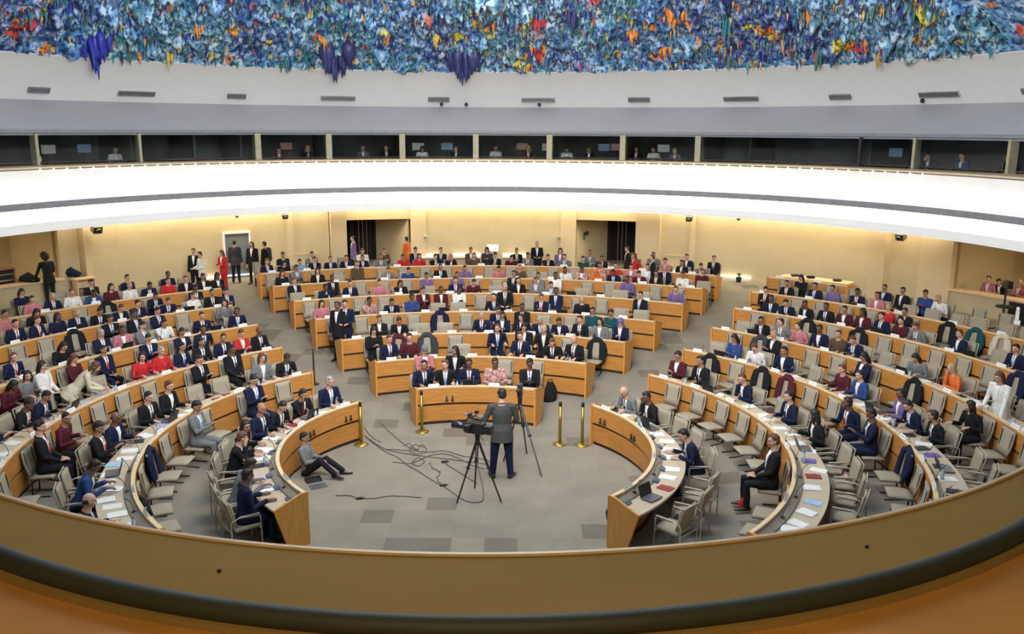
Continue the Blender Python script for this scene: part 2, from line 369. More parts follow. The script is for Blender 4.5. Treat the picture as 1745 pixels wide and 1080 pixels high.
# drips of every size hanging from the ceiling
def cone_cluster(seed, w, h, n, m, name, loc, label, tilt=0.):
    rnd = random.Random(seed); bm = bmesh.new()
    for i in range(n):
        x = rnd.gauss(0, w*.33); y = rnd.gauss(0, w*.22); q = 1-min(1, abs(x)/w)
        hh = h*(.35+.65*q*q)*rnd.uniform(.55, 1); r0 = w*rnd.uniform(.15, .30)
        tube(bm, [(x, y, .5), (x, y, .02), (x+rnd.uniform(-.02, .02), y, -hh*.35), (x, y, -hh*.7), (x, y, -hh)], [r0*1.3, r0, r0*.55, r0*.25, r0*.06], 8, round_ends=False)
    o = build(name, bm, m, smooth=True); o.location = loc
    tag(o, label, 'stalactite'); return o
SC = {k: mat('drip_'+k, c, .5, noise_amt=.35, scale=9) for k, c in dict(blue=(.02, .03, .30), navy=(.025, .03, .12), orange=(.75, .25, .03), yellow=(.62, .45, .05), teal=(.03, .18, .22), red=(.5, .04, .04), green=(.05, .13, .09), ochre=(.45, .30, .06)).items()}
def on_dome(px, r=14.9, z=None):
    d = ray(px, 120); a = d[0]**2+d[1]**2; b = 2*(CX*d[0]-YR*d[1]); c = CX**2+YR**2-r*r
    k = (-b+math.sqrt(b*b-4*a*c))/2/a
    x, y = CX+d[0]*k, d[1]*k
    return (x, y, dome_z(math.hypot(x, y-YR))-.02 if z is None else z)
for i, (px, r, w, h, n, k, lab) in enumerate([
    (155, 14.6, .62, 1.05, 26, 'blue', 'large deep blue drip clump at the left rim of the ceiling'),
    (285, 14.7, .20, .75, 6, 'yellow', 'slim yellow drip at the ceiling rim right of the blue clump'),
    (485, 14.8, .24, .62, 7, 'teal', 'small teal drip at the ceiling rim between two dark clumps'),
    (567, 14.5, .80, 1.10, 34, 'navy', 'wide dark blue drip cluster left of the centre of the rim'),
    (785, 14.6, .80, .95, 34, 'navy', 'wide dark blue drip cluster at the centre of the rim'),
    (893, 14.8, .20, .45, 5, 'yellow', 'tiny yellow drip right of the central dark cluster'),
    (1388, 14.8, .35, .55, 8, 'green', 'dark green drip fringe on the right of the rim'),
    (1415, 14.7, .28, .50, 7, 'orange', 'orange drip left of the long ochre one at the rim'),
    (1492, 14.7, .22, .95, 7, 'ochre', 'long ochre drip at the right of the ceiling rim'),
    (550, 13.6, .26, .7, 7, 'orange', 'orange drip above the left dark cluster'),
    (655, 13.5, .24, .5, 7, 'orange', 'orange drip between the two dark clusters'),
    (740, 13.3, .24, .75, 6, 'yellow', 'yellow orange drip above the central cluster'),
    (912, 12.4, .42, .7, 12, 'red', 'red and orange drip lump near the top centre'),
    (968, 12.2, .34, .8, 9, 'navy', 'dark drip near the top right of the red lump'),
    (1072, 13.2, .36, .6, 11, 'orange', 'broad orange drip right of centre'),
    (1140, 12.4, .6, .6, 16, 'orange', 'widest orange drip group near the upper right'),
    (1230, 13.0, .30, 1.0, 9, 'teal', 'tall teal drip right of the orange group'),
    (1365, 12.9, .24, .5, 6, 'orange', 'small orange drip in the pale blue right part'),
    (1475, 12.6, .30, .9, 8, 'green', 'dark green drip high on the right'),
    (1128, 14.2, .30, .45, 8, 'orange', 'orange drip near the rim right of centre'),
    (1185, 13.8, .18, .35, 5, 'orange', 'smallest orange drip near the rim'),
    (335, 13.5, .26, .7, 8, 'orange', 'orange drip in the left green patch'),
    (525, 12.4, .24, .4, 6, 'yellow', 'bright yellow drip near the upper left'),
    (890, 13.0, .14, .6, 4, 'yellow', 'thin yellow drip left of the red lump')]):
    cone_cluster(i, w, h, n, SC[k], 'stalactite', on_dome(px, r), lab)
bm = bmesh.new(); rnd = random.Random(5)
for i in range(5200):
    a = R_(rnd.uniform(-67, 67)); r = 15*math.sqrt(rnd.uniform(.46, .995)); x, y = r*math.sin(a), YR+r*math.cos(a)
    h = rnd.uniform(.06, .24)*(1+1.2*max(0, noise.noise((x*.5, y*.5, 7)))); w = h*rnd.uniform(.16, .3)
    z = dome_z(r); k = rnd.choices(range(8), [4, 7, 1.2, .6, 6, .4, 4, .6])[0]
    tube(bm, [(x, y, z+.2), (x, y, z-.03), (x, y, z-h*.5), (x, y, z-h)], [w*1.5, w, w*.45, w*.05], 5, mi=k, round_ends=False)
o = build('ceiling_drips', bm, [SC[k] for k in ('blue', 'navy', 'orange', 'yellow', 'teal', 'red', 'green', 'ochre')]); tag(o, 'many small coloured paint drips covering the mottled ceiling', 'drips', kind='stuff')
# vents
for i, (a, w) in enumerate([(-56.1, .62), (-45.2, 1.2), (-33.2, .62), (-20.3, 1.25), (-7.0, .78), (6.4, 1.25), (19.9, .78), (33.2, 1.25), (45.5, .7), (57.0, 1.25), (67.5, .8)]):
    o = empty('air_vent', polar(16.52, a, 8.18, YR), -R_(a)); tag(o, '%s slatted grille on the white frieze, %s from the left' % ('long' if w > 1 else 'short', ordn(i)), 'vent', 'vents on the frieze')
    bm = bmesh.new(); box(bm, (0, .05, 0), (w, .02, .15)); b_ = build('backing', bm, M['greyline'], o); b_.rotation_euler = (.6, 0, 0)
    bm = bmesh.new()
    for k in range(int(w/.045)): box(bm, (-w/2+.03+k*.045, .0, 0), (.018, .06, .15))
    box(bm, (0, 0, .085), (w+.04, .08, .02)); box(bm, (0, 0, -.085), (w+.04, .08, .02)); box(bm, (-w/2-.01, 0, 0), (.02, .08, .17)); box(bm, (w/2+.01, 0, 0), (.02, .08, .17))
    b_ = build('grille', bm, M['steel'] if i % 2 else M['greyline'], o); b_.rotation_euler = (.6, 0, 0)
for i, a in enumerate([-6.6, -3.3, .1+6.4, 54.8]):
    o = empty('dome_camera', polar(16.76, a, 8.0, YR), -R_(a)); tag(o, 'small black security camera on the frieze, %s from the left' % ordn(i), 'camera', 'cameras on the frieze')
    bm = bmesh.new(); ell(bm, (0, -.04, 0), (.07, .07, .07)); build('lens_dome', bm, M['dark'], o, True)
    bm = bmesh.new(); tube(bm, [(0, .1, .03), (0, -.02, .01)], .035, 10); build('mount', bm, M['white'], o)
# ---- interpreter windows
ZB = 5.3
ring('floor_booth', [(14.3, 5.35), (18.8, 5.35), (18.8, 5.45), (14.3, 5.45)], mat('booth_carpet', (.06, .055, .05), .9))
ring('ceiling_booth', [(15.0, 6.9), (18.8, 6.9), (18.8, 7.0), (15.0, 7.0)], M['greyline'])
ring('wall_booth', [(18.0, 5.4), (18.2, 5.4), (18.2, 7.0), (18.0, 7.0)], M['glass_dark'])
gm = bpy.data.materials.new('window_glass'); gm.use_nodes = True
gb = gm.node_tree.nodes['Principled BSDF']; gb.inputs['Base Color'].default_value = (.75, .8, .8, 1); gb.inputs['Roughness'].default_value = .03; gb.inputs['Transmission Weight'].default_value = 1; gb.inputs['IOR'].default_value = 1.2
wa = [-70.7, -60.3, -47.8, -32.5, -22.8, -12.5, -2.0, 8.6, 19.1, 29.7, 51.5, 58.4, 70]
for i in range(len(wa)-1):
    o = solid_ring('window_%d' % (i+1), [(0, YR, 14.90, 5.97), (0, YR, 14.92, 5.97), (0, YR, 14.92, 6.86), (0, YR, 14.90, 6.86)], wa[i]+.4, wa[i+1]-.4, 8, gm); tag(o, kind='structure')
    bm = bmesh.new(); mid = (wa[i]+wa[i+1])/2
for i, a in enumerate(wa):
    w = .5 if -3 < 1 else .3
    thick = .42 if a in (-32.5, -22.8, -12.5, -2.0, 8.6, 19.1, 29.7) else .16
    mm = M['dark'] if a == 51.5 else M['mull']
    o = solid_ring('trim_6', [(0, YR, 14.95, 5.95), (0, YR, 15.25, 5.95), (0, YR, 15.25, 6.88), (0, YR, 14.95, 6.88)], a-thick, a+thick, 1, mm); tag(o, kind='structure')
# dividers between booths
for a in (-47.8, -40, -34, -22.8, -12.5, -2.0, 8.6, 19.1, 29.7, 36, 51.5):
    o = solid_ring('wall_booth_divider', [(0, YR, 15.6, 5.4), (0, YR, 18.0, 5.4), (0, YR, 18.0, 6.95), (0, YR, 15.6, 6.95)], a-.12, a+.12, 1, mat('divider_%d' % (int(a) % 3), (.05+.03*(int(a) % 3),)*3, .7)); tag(o, kind='structure')
rnd = random.Random(3)
for i, a in enumerate([-55, -41, -29, -18, -8.5, 1.6, 6.0, 12, 22, 30.5, 47, 55.5]):
    o = empty('booth_lamp', polar(rnd.uniform(16, 17), a, 6.86, YR), -R_(a)); tag(o, 'small ceiling lamp behind the gallery windows, %s from the left' % ordn(i), 'lamp', 'booth lamps')
    bm = bmesh.new(); box(bm, (0, 0, 0), (.7, .22, .03)); build('housing', bm, M['steel'], o)
    bm = bmesh.new(); box(bm, (0, 0, -.022), (.6, .14, .012)); build('diffuser', bm, mat('booth_tube', (1, 1, 1), .5, emit=(1, .93, .82), estr=16), o)
for i, a in enumerate([-57, -52, -27, -10, -6, 4.2, 8, 15.5, 16.9, 24, 53]):
    o = empty('booth_monitor', polar(15.9+.5*(i % 3), a, 5.45, YR), -R_(a)); tag(o, 'dim monitor on a stand behind the gallery windows, %s from the left' % ordn(i), 'monitor', 'booth monitors')
    bm = bmesh.new(); box(bm, (0, 0, .95), (.5, .04, .32)); box(bm, (0, .03, .4), (.05, .05, .8)); box(bm, (0, .03, .01), (.3, .25, .02)); build('casing', bm, M['dark'], o)
    bm = bmesh.new(); box(bm, (0, -.024, .95), (.44, .008, .26)); build('screen', bm, mat('dim_screen_%d' % (i % 3), (.1, .1, .1), .4, emit=[(.5, .5, .45), (.15, .25, .4), (.45, .2, .15)][i % 3], estr=.22), o)
# desk counter inside the booths
ring('booth_counter', [(15.3, 6.0), (15.7, 6.0), (15.7, 6.04), (15.3, 6.04)], mat('booth_counter', (.10, .05, .035), .5), kind=None)['label'] = 'long dark counter running behind the gallery windows'
bpy.data.objects['booth_counter']['category'] = 'counter'
# ---- side terraces
for s, a0, a1, nm in ((1, 56.6, 118, 'right'), (-1, -118, -52.2, 'left')):
    ztop = 1.95
    o = solid_ring('wall_terrace_%s' % nm, [(0, YR, 18.5, .2), (0, YR, 18.75, .2), (0, YR, 18.75, ztop-.05), (0, YR, 18.5, ztop-.05)], a0, a1, 30, M['wall']); tag(o, kind='structure')
    o = solid_ring('trim_7', [(0, YR, 18.42, ztop-.05), (0, YR, 18.95, ztop-.05), (0, YR, 18.95, ztop), (0, YR, 18.42, ztop)], a0, a1, 30, M['rim']); tag(o, kind='structure')
    o = solid_ring('floor_terrace_%s' % nm, [(0, YR, 18.7, 1.2), (0, YR, 22.5, 1.2), (0, YR, 22.5, 1.3), (0, YR, 18.7, 1.3)], a0, a1, 30, M['top']); tag(o, kind='structure')
    st = solid_ring('wall_terrace_end_%s' % nm, [(0, YR, 18.7, .2), (0, YR, 22.5, .2), (0, YR, 22.5, 4.3), (0, YR, 18.7, 4.3)], (a0-.6 if s > 0 else a1), (a0 if s > 0 else a1+.6), 1, M['wall']); tag(st, kind='structure')
for aa, ab in ((61.0, 62.9),):
    bmc = bmesh.new(); prev = None
    for i in range(41):
        a = aa+(ab-aa)*i/40; r = 21.9+.05*math.sin(i*1.6); p = polar(r, a, 0, YR)
        x = bmc.verts.new((p[0], p[1], 1.3)); y = bmc.verts.new((p[0], p[1], 4.2))
        if prev: bmc.faces.new((prev[0], x, y, prev[1]))
        prev = (x, y)
    c = build('dark_curtain', bmc, M['curtain']); tag(c, 'dark striped curtain on the rear wall of the right terrace', 'curtain'); c.modifiers.new('t', 'SOLIDIFY').thickness = .03
area('terrace_fill_light', polar(20.6, 70, 4.1, YR), 3, 190, (1, .82, .55)); area('terrace_fill_light', polar(20.6, -66, 4.1, YR), 3, 190, (1, .82, .55))  # unseen fill lights added to brighten both terrace interiors
# shell behind the camera
o = ring('ceiling_outer', [(15.1, 9.42), (22.7, 9.42), (22.7, 9.6), (15.1, 9.6)], M['white'], -180, 180, 120)
# grey door in the left wall
o = empty('door_1', polar(18.56, -32.4, FLW, YR), R_(32.4)); tag(o, kind='structure')
bm = bmesh.new(); box(bm, (0, 0, .86), (.92, .05, 1.72)); build('door_leaf', bm, M['door'], o)
bm = bmesh.new(); box(bm, (-.5, -.02, .88), (.07, .1, 1.78)); box(bm, (.5, -.02, .88), (.07, .1, 1.78)); box(bm, (0, -.02, 1.79), (1.07, .1, .08)); build('door_frame', bm, M['white'], o)
bm = bmesh.new(); tube(bm, [(.36, -.06, .85), (.26, -.06, .85)], .012, 8); build('door_handle', bm, M['steel'], o)
# two small white hatches low in the wall (pale framed panels)
for a, w_ in ((-24, 'left'), (24, 'right')):
    o = empty('wall_panel', polar(18.57, a, 1.35, YR), -R_(a)); tag(o, 'pale framed panel low on the back wall beside the %s pilaster' % w_, 'panel')
    bm = bmesh.new(); box(bm, (0, 0, .35), (1.0, .04, .70), bevel=.01); build('board', bm, M['pilaster'], o)
    bm = bmesh.new(); box(bm, (0, -.03, .71), (1.05, .05, .03)); build('top_rail', bm, M['rim'], o)
# white luminous benches / ledges at the foot of the centre wall
for i, (a0, a1) in enumerate([(-10.4, -6.4), (-5.2, -1.5), (1.4, 4.6)]):
    o = solid_ring('wall_shelf', [(0, YR, 18.25, 1.72), (0, YR, 18.6, 1.72), (0, YR, 18.6, 1.79), (0, YR, 18.25, 1.79)], a0, a1, 4, mat('shelf_laminate', (.8, .75, .66), .4)); tag(o, 'white shelf along the centre back wall, %s from the left' % ordn(i), 'shelf', 'shelves on the back wall')
    o2 = solid_ring('shelf_lamp', [(0, YR, 18.56, 1.83), (0, YR, 18.6, 1.83), (0, YR, 18.6, 1.86), (0, YR, 18.56, 1.86)], a0, a1, 4, M['shelfled'], None); tag(o2, 'thin light line above the %s white shelf of the back wall' % ordn(i), 'light', 'shelf lights')
# sign, speakers on wall
o = empty('wall_screen', polar(18.5, .1, 2.12, YR), 0); tag(o, 'small bright white screen at the centre of the back wall', 'screen')
bm = bmesh.new(); box(bm, (0, 0, 0), (.50, .04, .30), bevel=.006); build('frame', bm, M['white'], o)
bm = bmesh.new(); box(bm, (0, -.024, 0), (.44, .01, .24)); build('display', bm, M['screen'], o)
for a, w_ in ((-8.7, 'left'), (8.8, 'right')):
    o = empty('wall_sensor', polar(18.55, a, 2.6, YR), -R_(a)); tag(o, 'small round dark speaker on the centre wall, %s one' % w_, 'speaker', 'round wall speakers')
    bm = bmesh.new(); tube(bm, [(0, .03, 0), (0, -.05, 0)], .08, 14); build('body', bm, M['mull'], o)
    bm = bmesh.new(); tube(bm, [(0, -.05, 0), (0, -.075, 0)], .05, 14); build('grille', bm, M['dark'], o)
for i, (px, py, sc, w_) in enumerate([(163, 397, 1.3, 'left corner'), (402, 373, .45, 'grey door'), (484, 372, .9, 'wall left of the left pilaster'), (1173, 369, 1.0, 'wall right of the right pilaster'), (1257, 369, .5, 'wall right of the largest right speaker'), (1534, 396, 1.2, 'right corner panel')]):
    d = ray(px, py); rr = 18.15; a_ = d[0]**2+d[1]**2; b_ = 2*(CX*d[0]-YR*d[1]); c_ = CX**2+YR**2-rr*rr; k = (-b_+math.sqrt(b_*b_-4*a_*c_))/2/a_
    p = (CX+d[0]*k, d[1]*k, H+d[2]*k); an = math.atan2(p[0], p[1]-YR)
    o = empty('loudspeaker', p, -an, sc); tag(o, 'dark loudspeaker hanging under the soffit by the %s' % w_, 'loudspeaker', 'hanging loudspeakers')
    bm = bmesh.new(); box(bm, (0, 0, 0), (.24, .22, .20), rot=(.35, 0, 0), bevel=.02); build('cabinet', bm, mat('speaker_case', (.10, .085, .06), .5), o)
    bm = bmesh.new(); tube(bm, [(0, 0, .08), (0, .05, (4.27-p[2])/sc)], .012, 8); build('bracket', bm, M['dark'], o)
    bm = bmesh.new(); tube(bm, [(0, -.10, -.04), (0, -.125, -.05)], .075, 14); build('driver', bm, M['dark'], o)
# two dark fittings on the right recess wall
for i, (px, h_) in enumerate([(1013, .34), (1021, .22)]):
    q = (3.95+.12*i, 37.3+.12*i, 2.72+.03*i)
    o = empty('wall_hook', q, -.8); tag(o, '%s dark fitting fixed on the right recess wall' % ('taller' if i == 0 else 'shorter'), 'fitting')
    bm = bmesh.new(); box(bm, (0, -.05, -h_/2+.1), (.035, .03, h_)); box(bm, (.05, -.05, .07), (.09, .03, .03)); box(bm, (.09, -.05, .02), (.03, .03, .10)); build('arm', bm, M['dark'], o)
    bm = bmesh.new(); box(bm, (0, 0, .05), (.05, .1, .05)); build('base', bm, M['steel'], o)
# ================================================================== gallery parapet in front of the camera
pz = H-1.15
def arcpts(xc, yc, R, n=64, half=52):
    P = [(xc+R*math.sin(R_(-half+2*half*i/n)), yc-R*math.cos(R_(-half+2*half*i/n))) for i in range(n+1)]
    c, s = math.cos(R_(half))*2.6, math.sin(R_(half))*2.6
    return [(P[0][0]-c, P[0][1]+s)]+P+[(P[-1][0]+c, P[-1][1]+s)]
def parapet_loft(name, rows3, m, parent):
    bm = bmesh.new(); rows = [[bm.verts.new((x, y, z)) for x, y in pts] for pts, z in rows3]; n = len(rows[0])-1
    for a, b in list(zip(rows, rows[1:]))+[(rows[-1], rows[0])]:
        for i in range(n): bm.faces.new((a[i], a[i+1], b[i+1], b[i]))
    bm.faces.new([r[0] for r in rows]); bm.faces.new([r[-1] for r in rows][::-1])
    bmesh.ops.recalc_face_normals(bm, faces=bm.faces); o = build(name, bm, m, parent)
    o.data.polygons.foreach_set('use_smooth', [True]*len(o.data.polygons)); o.data.set_sharp_from_angle(angle=R_(30)); return o
par = empty('gallery_parapet', (0, 0, 0)); tag(par, 'wide curved wooden parapet of the gallery in the foreground with a dark rail', 'parapet')
inn = arcpts(.744, 5.347, 3.108); inn2 = arcpts(.744, 5.347, 3.09); inn3 = arcpts(.744, 5.347, 3.122); mid = arcpts(.777, 4.524, 2.70); rl = arcpts(.777, 4.524, 2.66); out = arcpts(.777, 4.3, 2.95); out2 = arcpts(.777, 4.2, 3.3)
parapet_loft('ledge_top', [(inn, pz), (mid, pz-.01), (mid, pz-.09), (inn, pz-.08)], M['parapet'], par)
parapet_loft('front_edge', [(inn, pz-.03), (inn, pz+.006), (inn3, pz+.007), (inn3, pz-.03)], M['rim'], par)
parapet_loft('inner_face', [(mid, pz-.03), (out, pz-.07), (out2, pz-.28), (out2, pz-.9), (mid, pz-.9)], M['parapet2'], par)
parapet_loft('front_panel', [(inn, pz-.08), (inn2, pz-.08), (inn2, pz-.9), (inn, pz-.9)], M['white'], par)
bm = bmesh.new(); tube(bm, [(x, y, pz+.005) for x, y in rl], .030, 14); build('hand_rail', bm, M['rail'], par, True)
bm = bmesh.new(); rows = [[bm.verts.new((x, y, pz-.9)) for x, y in pts] for pts in (arcpts(.777, 4.2, 3.3), [(x*1.0, -8) for x, y in arcpts(.777, 4.2, 3.3)])]
for i in range(66): bm.faces.new((rows[0][i], rows[0][i+1], rows[1][i+1], rows[1][i]))
o = build('floor_gallery', bm, M['curtain']); tag(o, kind='structure')
for i, (px, py) in enumerate([(378, 978), (1481, 926), (1576, 1015)]):
    p = onz(px, py, pz-.003 if i < 2 else pz-.05)
    bm = bmesh.new(); tube(bm, [(0, 0, -.004), (0, 0, .002)], .006, 10); o = build('screw_cap', bm, M['dark']); o.location = p
    tag(o, 'tiny dark screw cap on the foreground parapet, %s' % ('at the left', 'at the right of the ledge', 'right, below the rail')[i], 'screw cap')
# ================================================================== DESKS
ROWS = dict(L=[(3.68, -44.5, -134), (6.16, -42, -134), (8.35, -39.8, -128), (10.66, -38, -112), (12.98, -37.4, -98), (15.18, -35.8, -80)],
            C=[(3.93, -21.6, 21.8), (6.20, -26, 27.2), (8.28, -28.3, 29.3), (10.5, -28.9, 29.6), (12.7, -29.1, 30.1), (14.8, -29.6, 29.9), (16.75, -29.4, 29.5)],
            R=[(3.67, 47.1, 136), (6.22, 43.6, 134), (8.45, 40.6, 128), (10.66, 38.8, 112), (12.92, 37.2, 98), (15.1, 35.8, 80), (17.3, 35.0, 44.5)])
BN = dict(L='left', C='centre', R='right')
ROWN = ['front', 'second', 'third', 'fourth', 'fifth', 'sixth', 'seventh']
def rowname(b, i): return '%s %s desk' % (ROWN[i], BN[b])
for b in 'LCR':
    for i, (r, a0, a1) in enumerate(ROWS[b]):
        n = max(6, int(abs(a1-a0)/2.2)); zb = SL*max(0, r-R0)
        mid = polar(r+.3, (a0+a1)/2, zb)
        d = empty('curved_desk', (0, 0, 0)); tag(d, 'long curved wooden %s, %s' % (rowname(b, i), ('its back rows rise behind it', 'facing the open floor')[i == 0]), 'desk', 'curved delegate desks')
        e = math.degrees(.05/r)*(1 if a1 > a0 else -1); b0, b1 = a0+e, a1-e
        R2 = lambda nm, prof, m: desk_ring(nm, prof, r, b0, b1, n, m, d)
        R2('plinth', [(.06, 0), (.09, 0), (.09, .09), (.06, .09)], M['groove'])
        R2('lower_panel', [(0.03, .08), (.07, .08), (.05, .48), (0.01, .48)], M['wood'])
        R2('panel_groove', [(.04, .47), (.07, .47), (.07, .56), (.04, .56)], M['groove'])
        R2('upper_panel', [(-.01, .54), (.045, .54), (.045, .93), (-.01, .93)], M['wood'])
        R2('top_rim', [(-.02, .92), (.05, .92), (.05, .955), (-.02, .955)], M['rim'])
        R2('console_strip', [(.05, .86), (.05, .90), (.17, .83), (.17, .78)], M['console'])
        R2('worktop', [(.13, .76), (.13, .80), (.62, .80), (.62, .76)], M['top'])
        for ang, sgn in ((a0, 1), (a1, -1)):
            if abs(ang) > 75: 
                pass
            bm = bmesh.new(); ca = R_(ang); th = .045
            prof = [(-.03, 0.0), (.38, 0.0), (.63, .80), (.10, .965), (-.03, .965)]
            tx, ty = math.cos(ca), -math.sin(ca); s_ = (1 if a1 > a0 else -1)*sgn
            vs = []
            for t in (0, th*s_):
                vs.append([bm.verts.new(((r+u)*math.sin(ca)+tx*t, CY+(r+u)*math.cos(ca)+ty*t, zb+z)) for u, z in prof])
            bm.faces.new(vs[0]); bm.faces.new(vs[1][::-1])
            for j in range(5): bm.faces.new((vs[0][j], vs[1][j], vs[1][(j+1) % 5], vs[0][(j+1) % 5]))
            bmesh.ops.recalc_face_normals(bm, faces=bm.faces); build('end_panel', bm, M['woodend'], d)
        # microphone stalks and their consoles stand on the strip: things of their own, built below
        if i == 0:
            for k, aa in enumerate((a0*.72+a1*.28, a0*.93+a1*.07) if b != 'C' else (a0*.72+a1*.28,)):
                bm = bmesh.new()
                for q in (-.07, .07):
                    x, y, _ = polar(r-.035, aa+math.degrees(q/r)); box(bm, (x, y, .66), (.03, .03, .11)); box(bm, (x, y, .61), (.06, .05, .03))
                o = build('panel_hook', bm, M['groove'], d)
# ================================================================== CHAIRS
def mesh_of(f, name, mats, smooth=False):
    bm = bmesh.new(); f(bm); return me_from(bm, name, mats, smooth)
def curved_pad(bm, w, h, th, c, tilt, bow=.03, n=6, axis='back'):
    rows = []
    for k in range(2):
        for j in range(5):
            v = j/4
            rows.append([Vector(((-.5+i/n)*w*(1-.06*abs(2*v-1)), (bow*((2*i/n-1)**2)+(-.012*math.sin(v*PI)))+k*th, v*h)) for i in range(n+1)])
    rot = Euler((tilt, 0, 0)).to_matrix(); c = Vector(c)
    V = [[bm.verts.new(rot @ p+c) for p in r] for r in rows]
    f_, b_ = V[:5], V[5:]
    for g, fl in ((f_, 0), (b_, 1)):
        for a, bb in zip(g, g[1:]):
            for i in range(n):
                q = (a[i], a[i+1], bb[i+1], bb[i]); bm.faces.new(q[::-1] if fl else q)
    per_f = f_[0]+[r[-1] for r in f_[1:]]+f_[4][::-1][1:]+[r[0] for r in f_[::-1][1:-1]]
    per_b = b_[0]+[r[-1] for r in b_[1:]]+b_[4][::-1][1:]+[r[0] for r in b_[::-1][1:-1]]
    m_ = len(per_f)
    for i in range(m_): bm.faces.new((per_f[i], per_b[i], per_b[(i+1) % m_], per_f[(i+1) % m_]))
    bmesh.ops.recalc_face_normals(bm, faces=bm.faces)
# local frame: the sitter faces +Y; the origin is on the floor under the seat
CM = {}
CM['arm_back'] = mesh_of(lambda bm: curved_pad(bm, .46, .44, .035, (0, -.235, .47), .20), 'arm_back', [M['seat']], True)
CM['arm_seat'] = mesh_of(lambda bm: curved_pad(bm, .46, .45, .05, (0, -.22, .44), -PI/2+.06, bow=.012), 'arm_seat', [M['seat']], True)
def arm_frame(bm):
    for s in (-1, 1):
        tube(bm, [(s*.26, .22, 0), (s*.26, .20, .62), (s*.26, -.16, .66), (s*.26, -.30, .60), (s*.25, -.30, 0)], .013, 8)
        tube(bm, [(s*.245, -.24, .5), (s*.235, -.33, .90)], .012, 8)
    tube(bm, [(-.26, .19, .40), (.26, .19, .40)], .012, 8); tube(bm, [(-.26, -.29, .40), (.26, -.29, .40)], .012, 8); tube(bm, [(-.235, -.335, .91), (.235, -.335, .91)], .012, 8)
CM['arm_frame'] = mesh_of(arm_frame, 'arm_frame', [M['frame']], True)
def armrests(bm):
    for s in (-1, 1): box(bm, (s*.26, .02, .665), (.045, .34, .022), rot=None, bevel=.006)
CM['armrest'] = mesh_of(lambda bm: box(bm, (0, 0, 0), (.045, .34, .022), bevel=.006), 'armrest', [M['frame']])
CM['adv_back'] = mesh_of(lambda bm: curved_pad(bm, .47, .50, .035, (0, -.23, .43), .20, bow=.02), 'adv_back', [M['seat']], True)
CM['adv_seat'] = mesh_of(lambda bm: curved_pad(bm, .47, .44, .05, (0, -.21, .42), -PI/2+.05, bow=.01), 'adv_seat', [M['seat']], True)
def adv_frame(bm):
    for s in (-1, 1):
        tube(bm, [(s*.17, -.20, 0), (s*.17, -.18, .40), (s*.17, .16, .41)], .016, 8)
        tube(bm, [(s*.17, -.20, .38), (s*.19, -.27, .88)], .012, 8)
        tube(bm, [(s*.17, -.26, .012), (s*.17, .10, .012)], .014, 8)
    tube(bm, [(-.17, -.19, .39), (.17, -.19, .39)], .014, 8); tube(bm, [(-.17, -.20, .02), (.17, -.20, .02)], .012, 8)
CM['adv_frame'] = mesh_of(adv_frame, 'adv_frame', [M['dark']], True)
CHAIRS = []   # (x, y, z, rz, kind, block, row, seattype, angle, occupied)
def face(x, y): return math.atan2(-(0-x), (CY-y))   # rotation so that +Y points at the centre
def add_chair_at(b, i, st, ang, occ, r): 
    x, y, _ = polar(r, ang); CHAIRS.append(dict(x=x, y=y, z=fz(x, y), rz=face(x, y), b=b, i=i, st=st, a=ang, occ=occ, r=r))
# ================================================================== PEOPLE
EYE, LIP = 1, 2
def head_parts(bm, Mx):
    """bm gets a head in head coordinates transformed by Mx (face towards +Y)"""
    st = len(bm.verts); bm.verts.ensure_lookup_table()
    ell(bm, (0, -.008, .03), (.075, .093, .090)); ell(bm, (0, .012, -.035), (.062, .072, .075)); ell(bm, (0, .045, -.085), (.035, .032, .024))
    ell(bm, (0, .098, -.018), (.013, .018, .026), rot=(.35, 0, 0)); ell(bm, (0, .104, -.034), (.018, .012, .010))
    ell(bm, (0, .083, .030), (.055, .014, .010)); ell(bm, (.078, -.002, -.010), (.012, .024, .033)); ell(bm, (-.078, -.002, -.010), (.012, .024, .033))
    ell(bm, (.04, .062, -.03), (.024, .022, .022)); ell(bm, (-.04, .062, -.03), (.024, .022, .022))
    bm.verts.ensure_lookup_table()
    for v in list(bm.verts)[st:]: v.co = Mx @ v.co
def face_details(bm, Mx):
    st = len(bm.verts)
    for s in (-1, 1): ell(bm, (s*.031, .084, .008), (.011, .008, .0055), mi=1, seg=8, rings=6); ell(bm, (s*.031, .090, .028), (.020, .006, .004), mi=1, seg=8, rings=5)
    ell(bm, (0, .088, -.064), (.026, .010, .007), mi=2, seg=10, rings=6)
    bm.verts.ensure_lookup_table()
    for v in list(bm.verts)[st:]: v.co = Mx @ v.co
def hand(bm, w, d, up, side, curl=.55, mi=0):
    """palm, four unequal bent fingers and a thumb, at wrist w pointing d"""
    w = Vector(w); d = Vector(d).normalized(); up = Vector(up); x = d.cross(up).normalized(); n_ = x.cross(d).normalized()
    tube(bm, [w, w+d*.045, w+d*.085], [.026, .036, .036], 10, mi, flat=[(1, 1), (1.05, .5), (1.1, .42)], up=tuple(n_))
    for k, L in enumerate((.066, .076, .070, .055)):
        o = (k-1.5)*.0195; b = w+d*.088+x*o; c = b+d*L*.5-n_*L*.10*curl; e = c+d*L*.34-n_*L*.42*curl; f = e+d*L*.12-n_*L*.32*curl
        tube(bm, [b-d*.02, b, c, e, f], [.0098, .0098, .009, .0082, .007], 7, mi)
    s = side; b = w+d*.028+x*(.026*s); c = b+d*.030+x*(.022*s)-n_*.008; e = c+d*.028+x*(.006*s)-n_*.012
    tube(bm, [b-x*.012*s, b, c, e], [.013, .012, .0105, .008], 7, mi)
def rotX(p, piv, a):
    p = Vector(p)-Vector(piv); return Vector((p.x, p.y*math.cos(a)-p.z*math.sin(a), p.y*math.sin(a)+p.z*math.cos(a)))+Vector(piv)
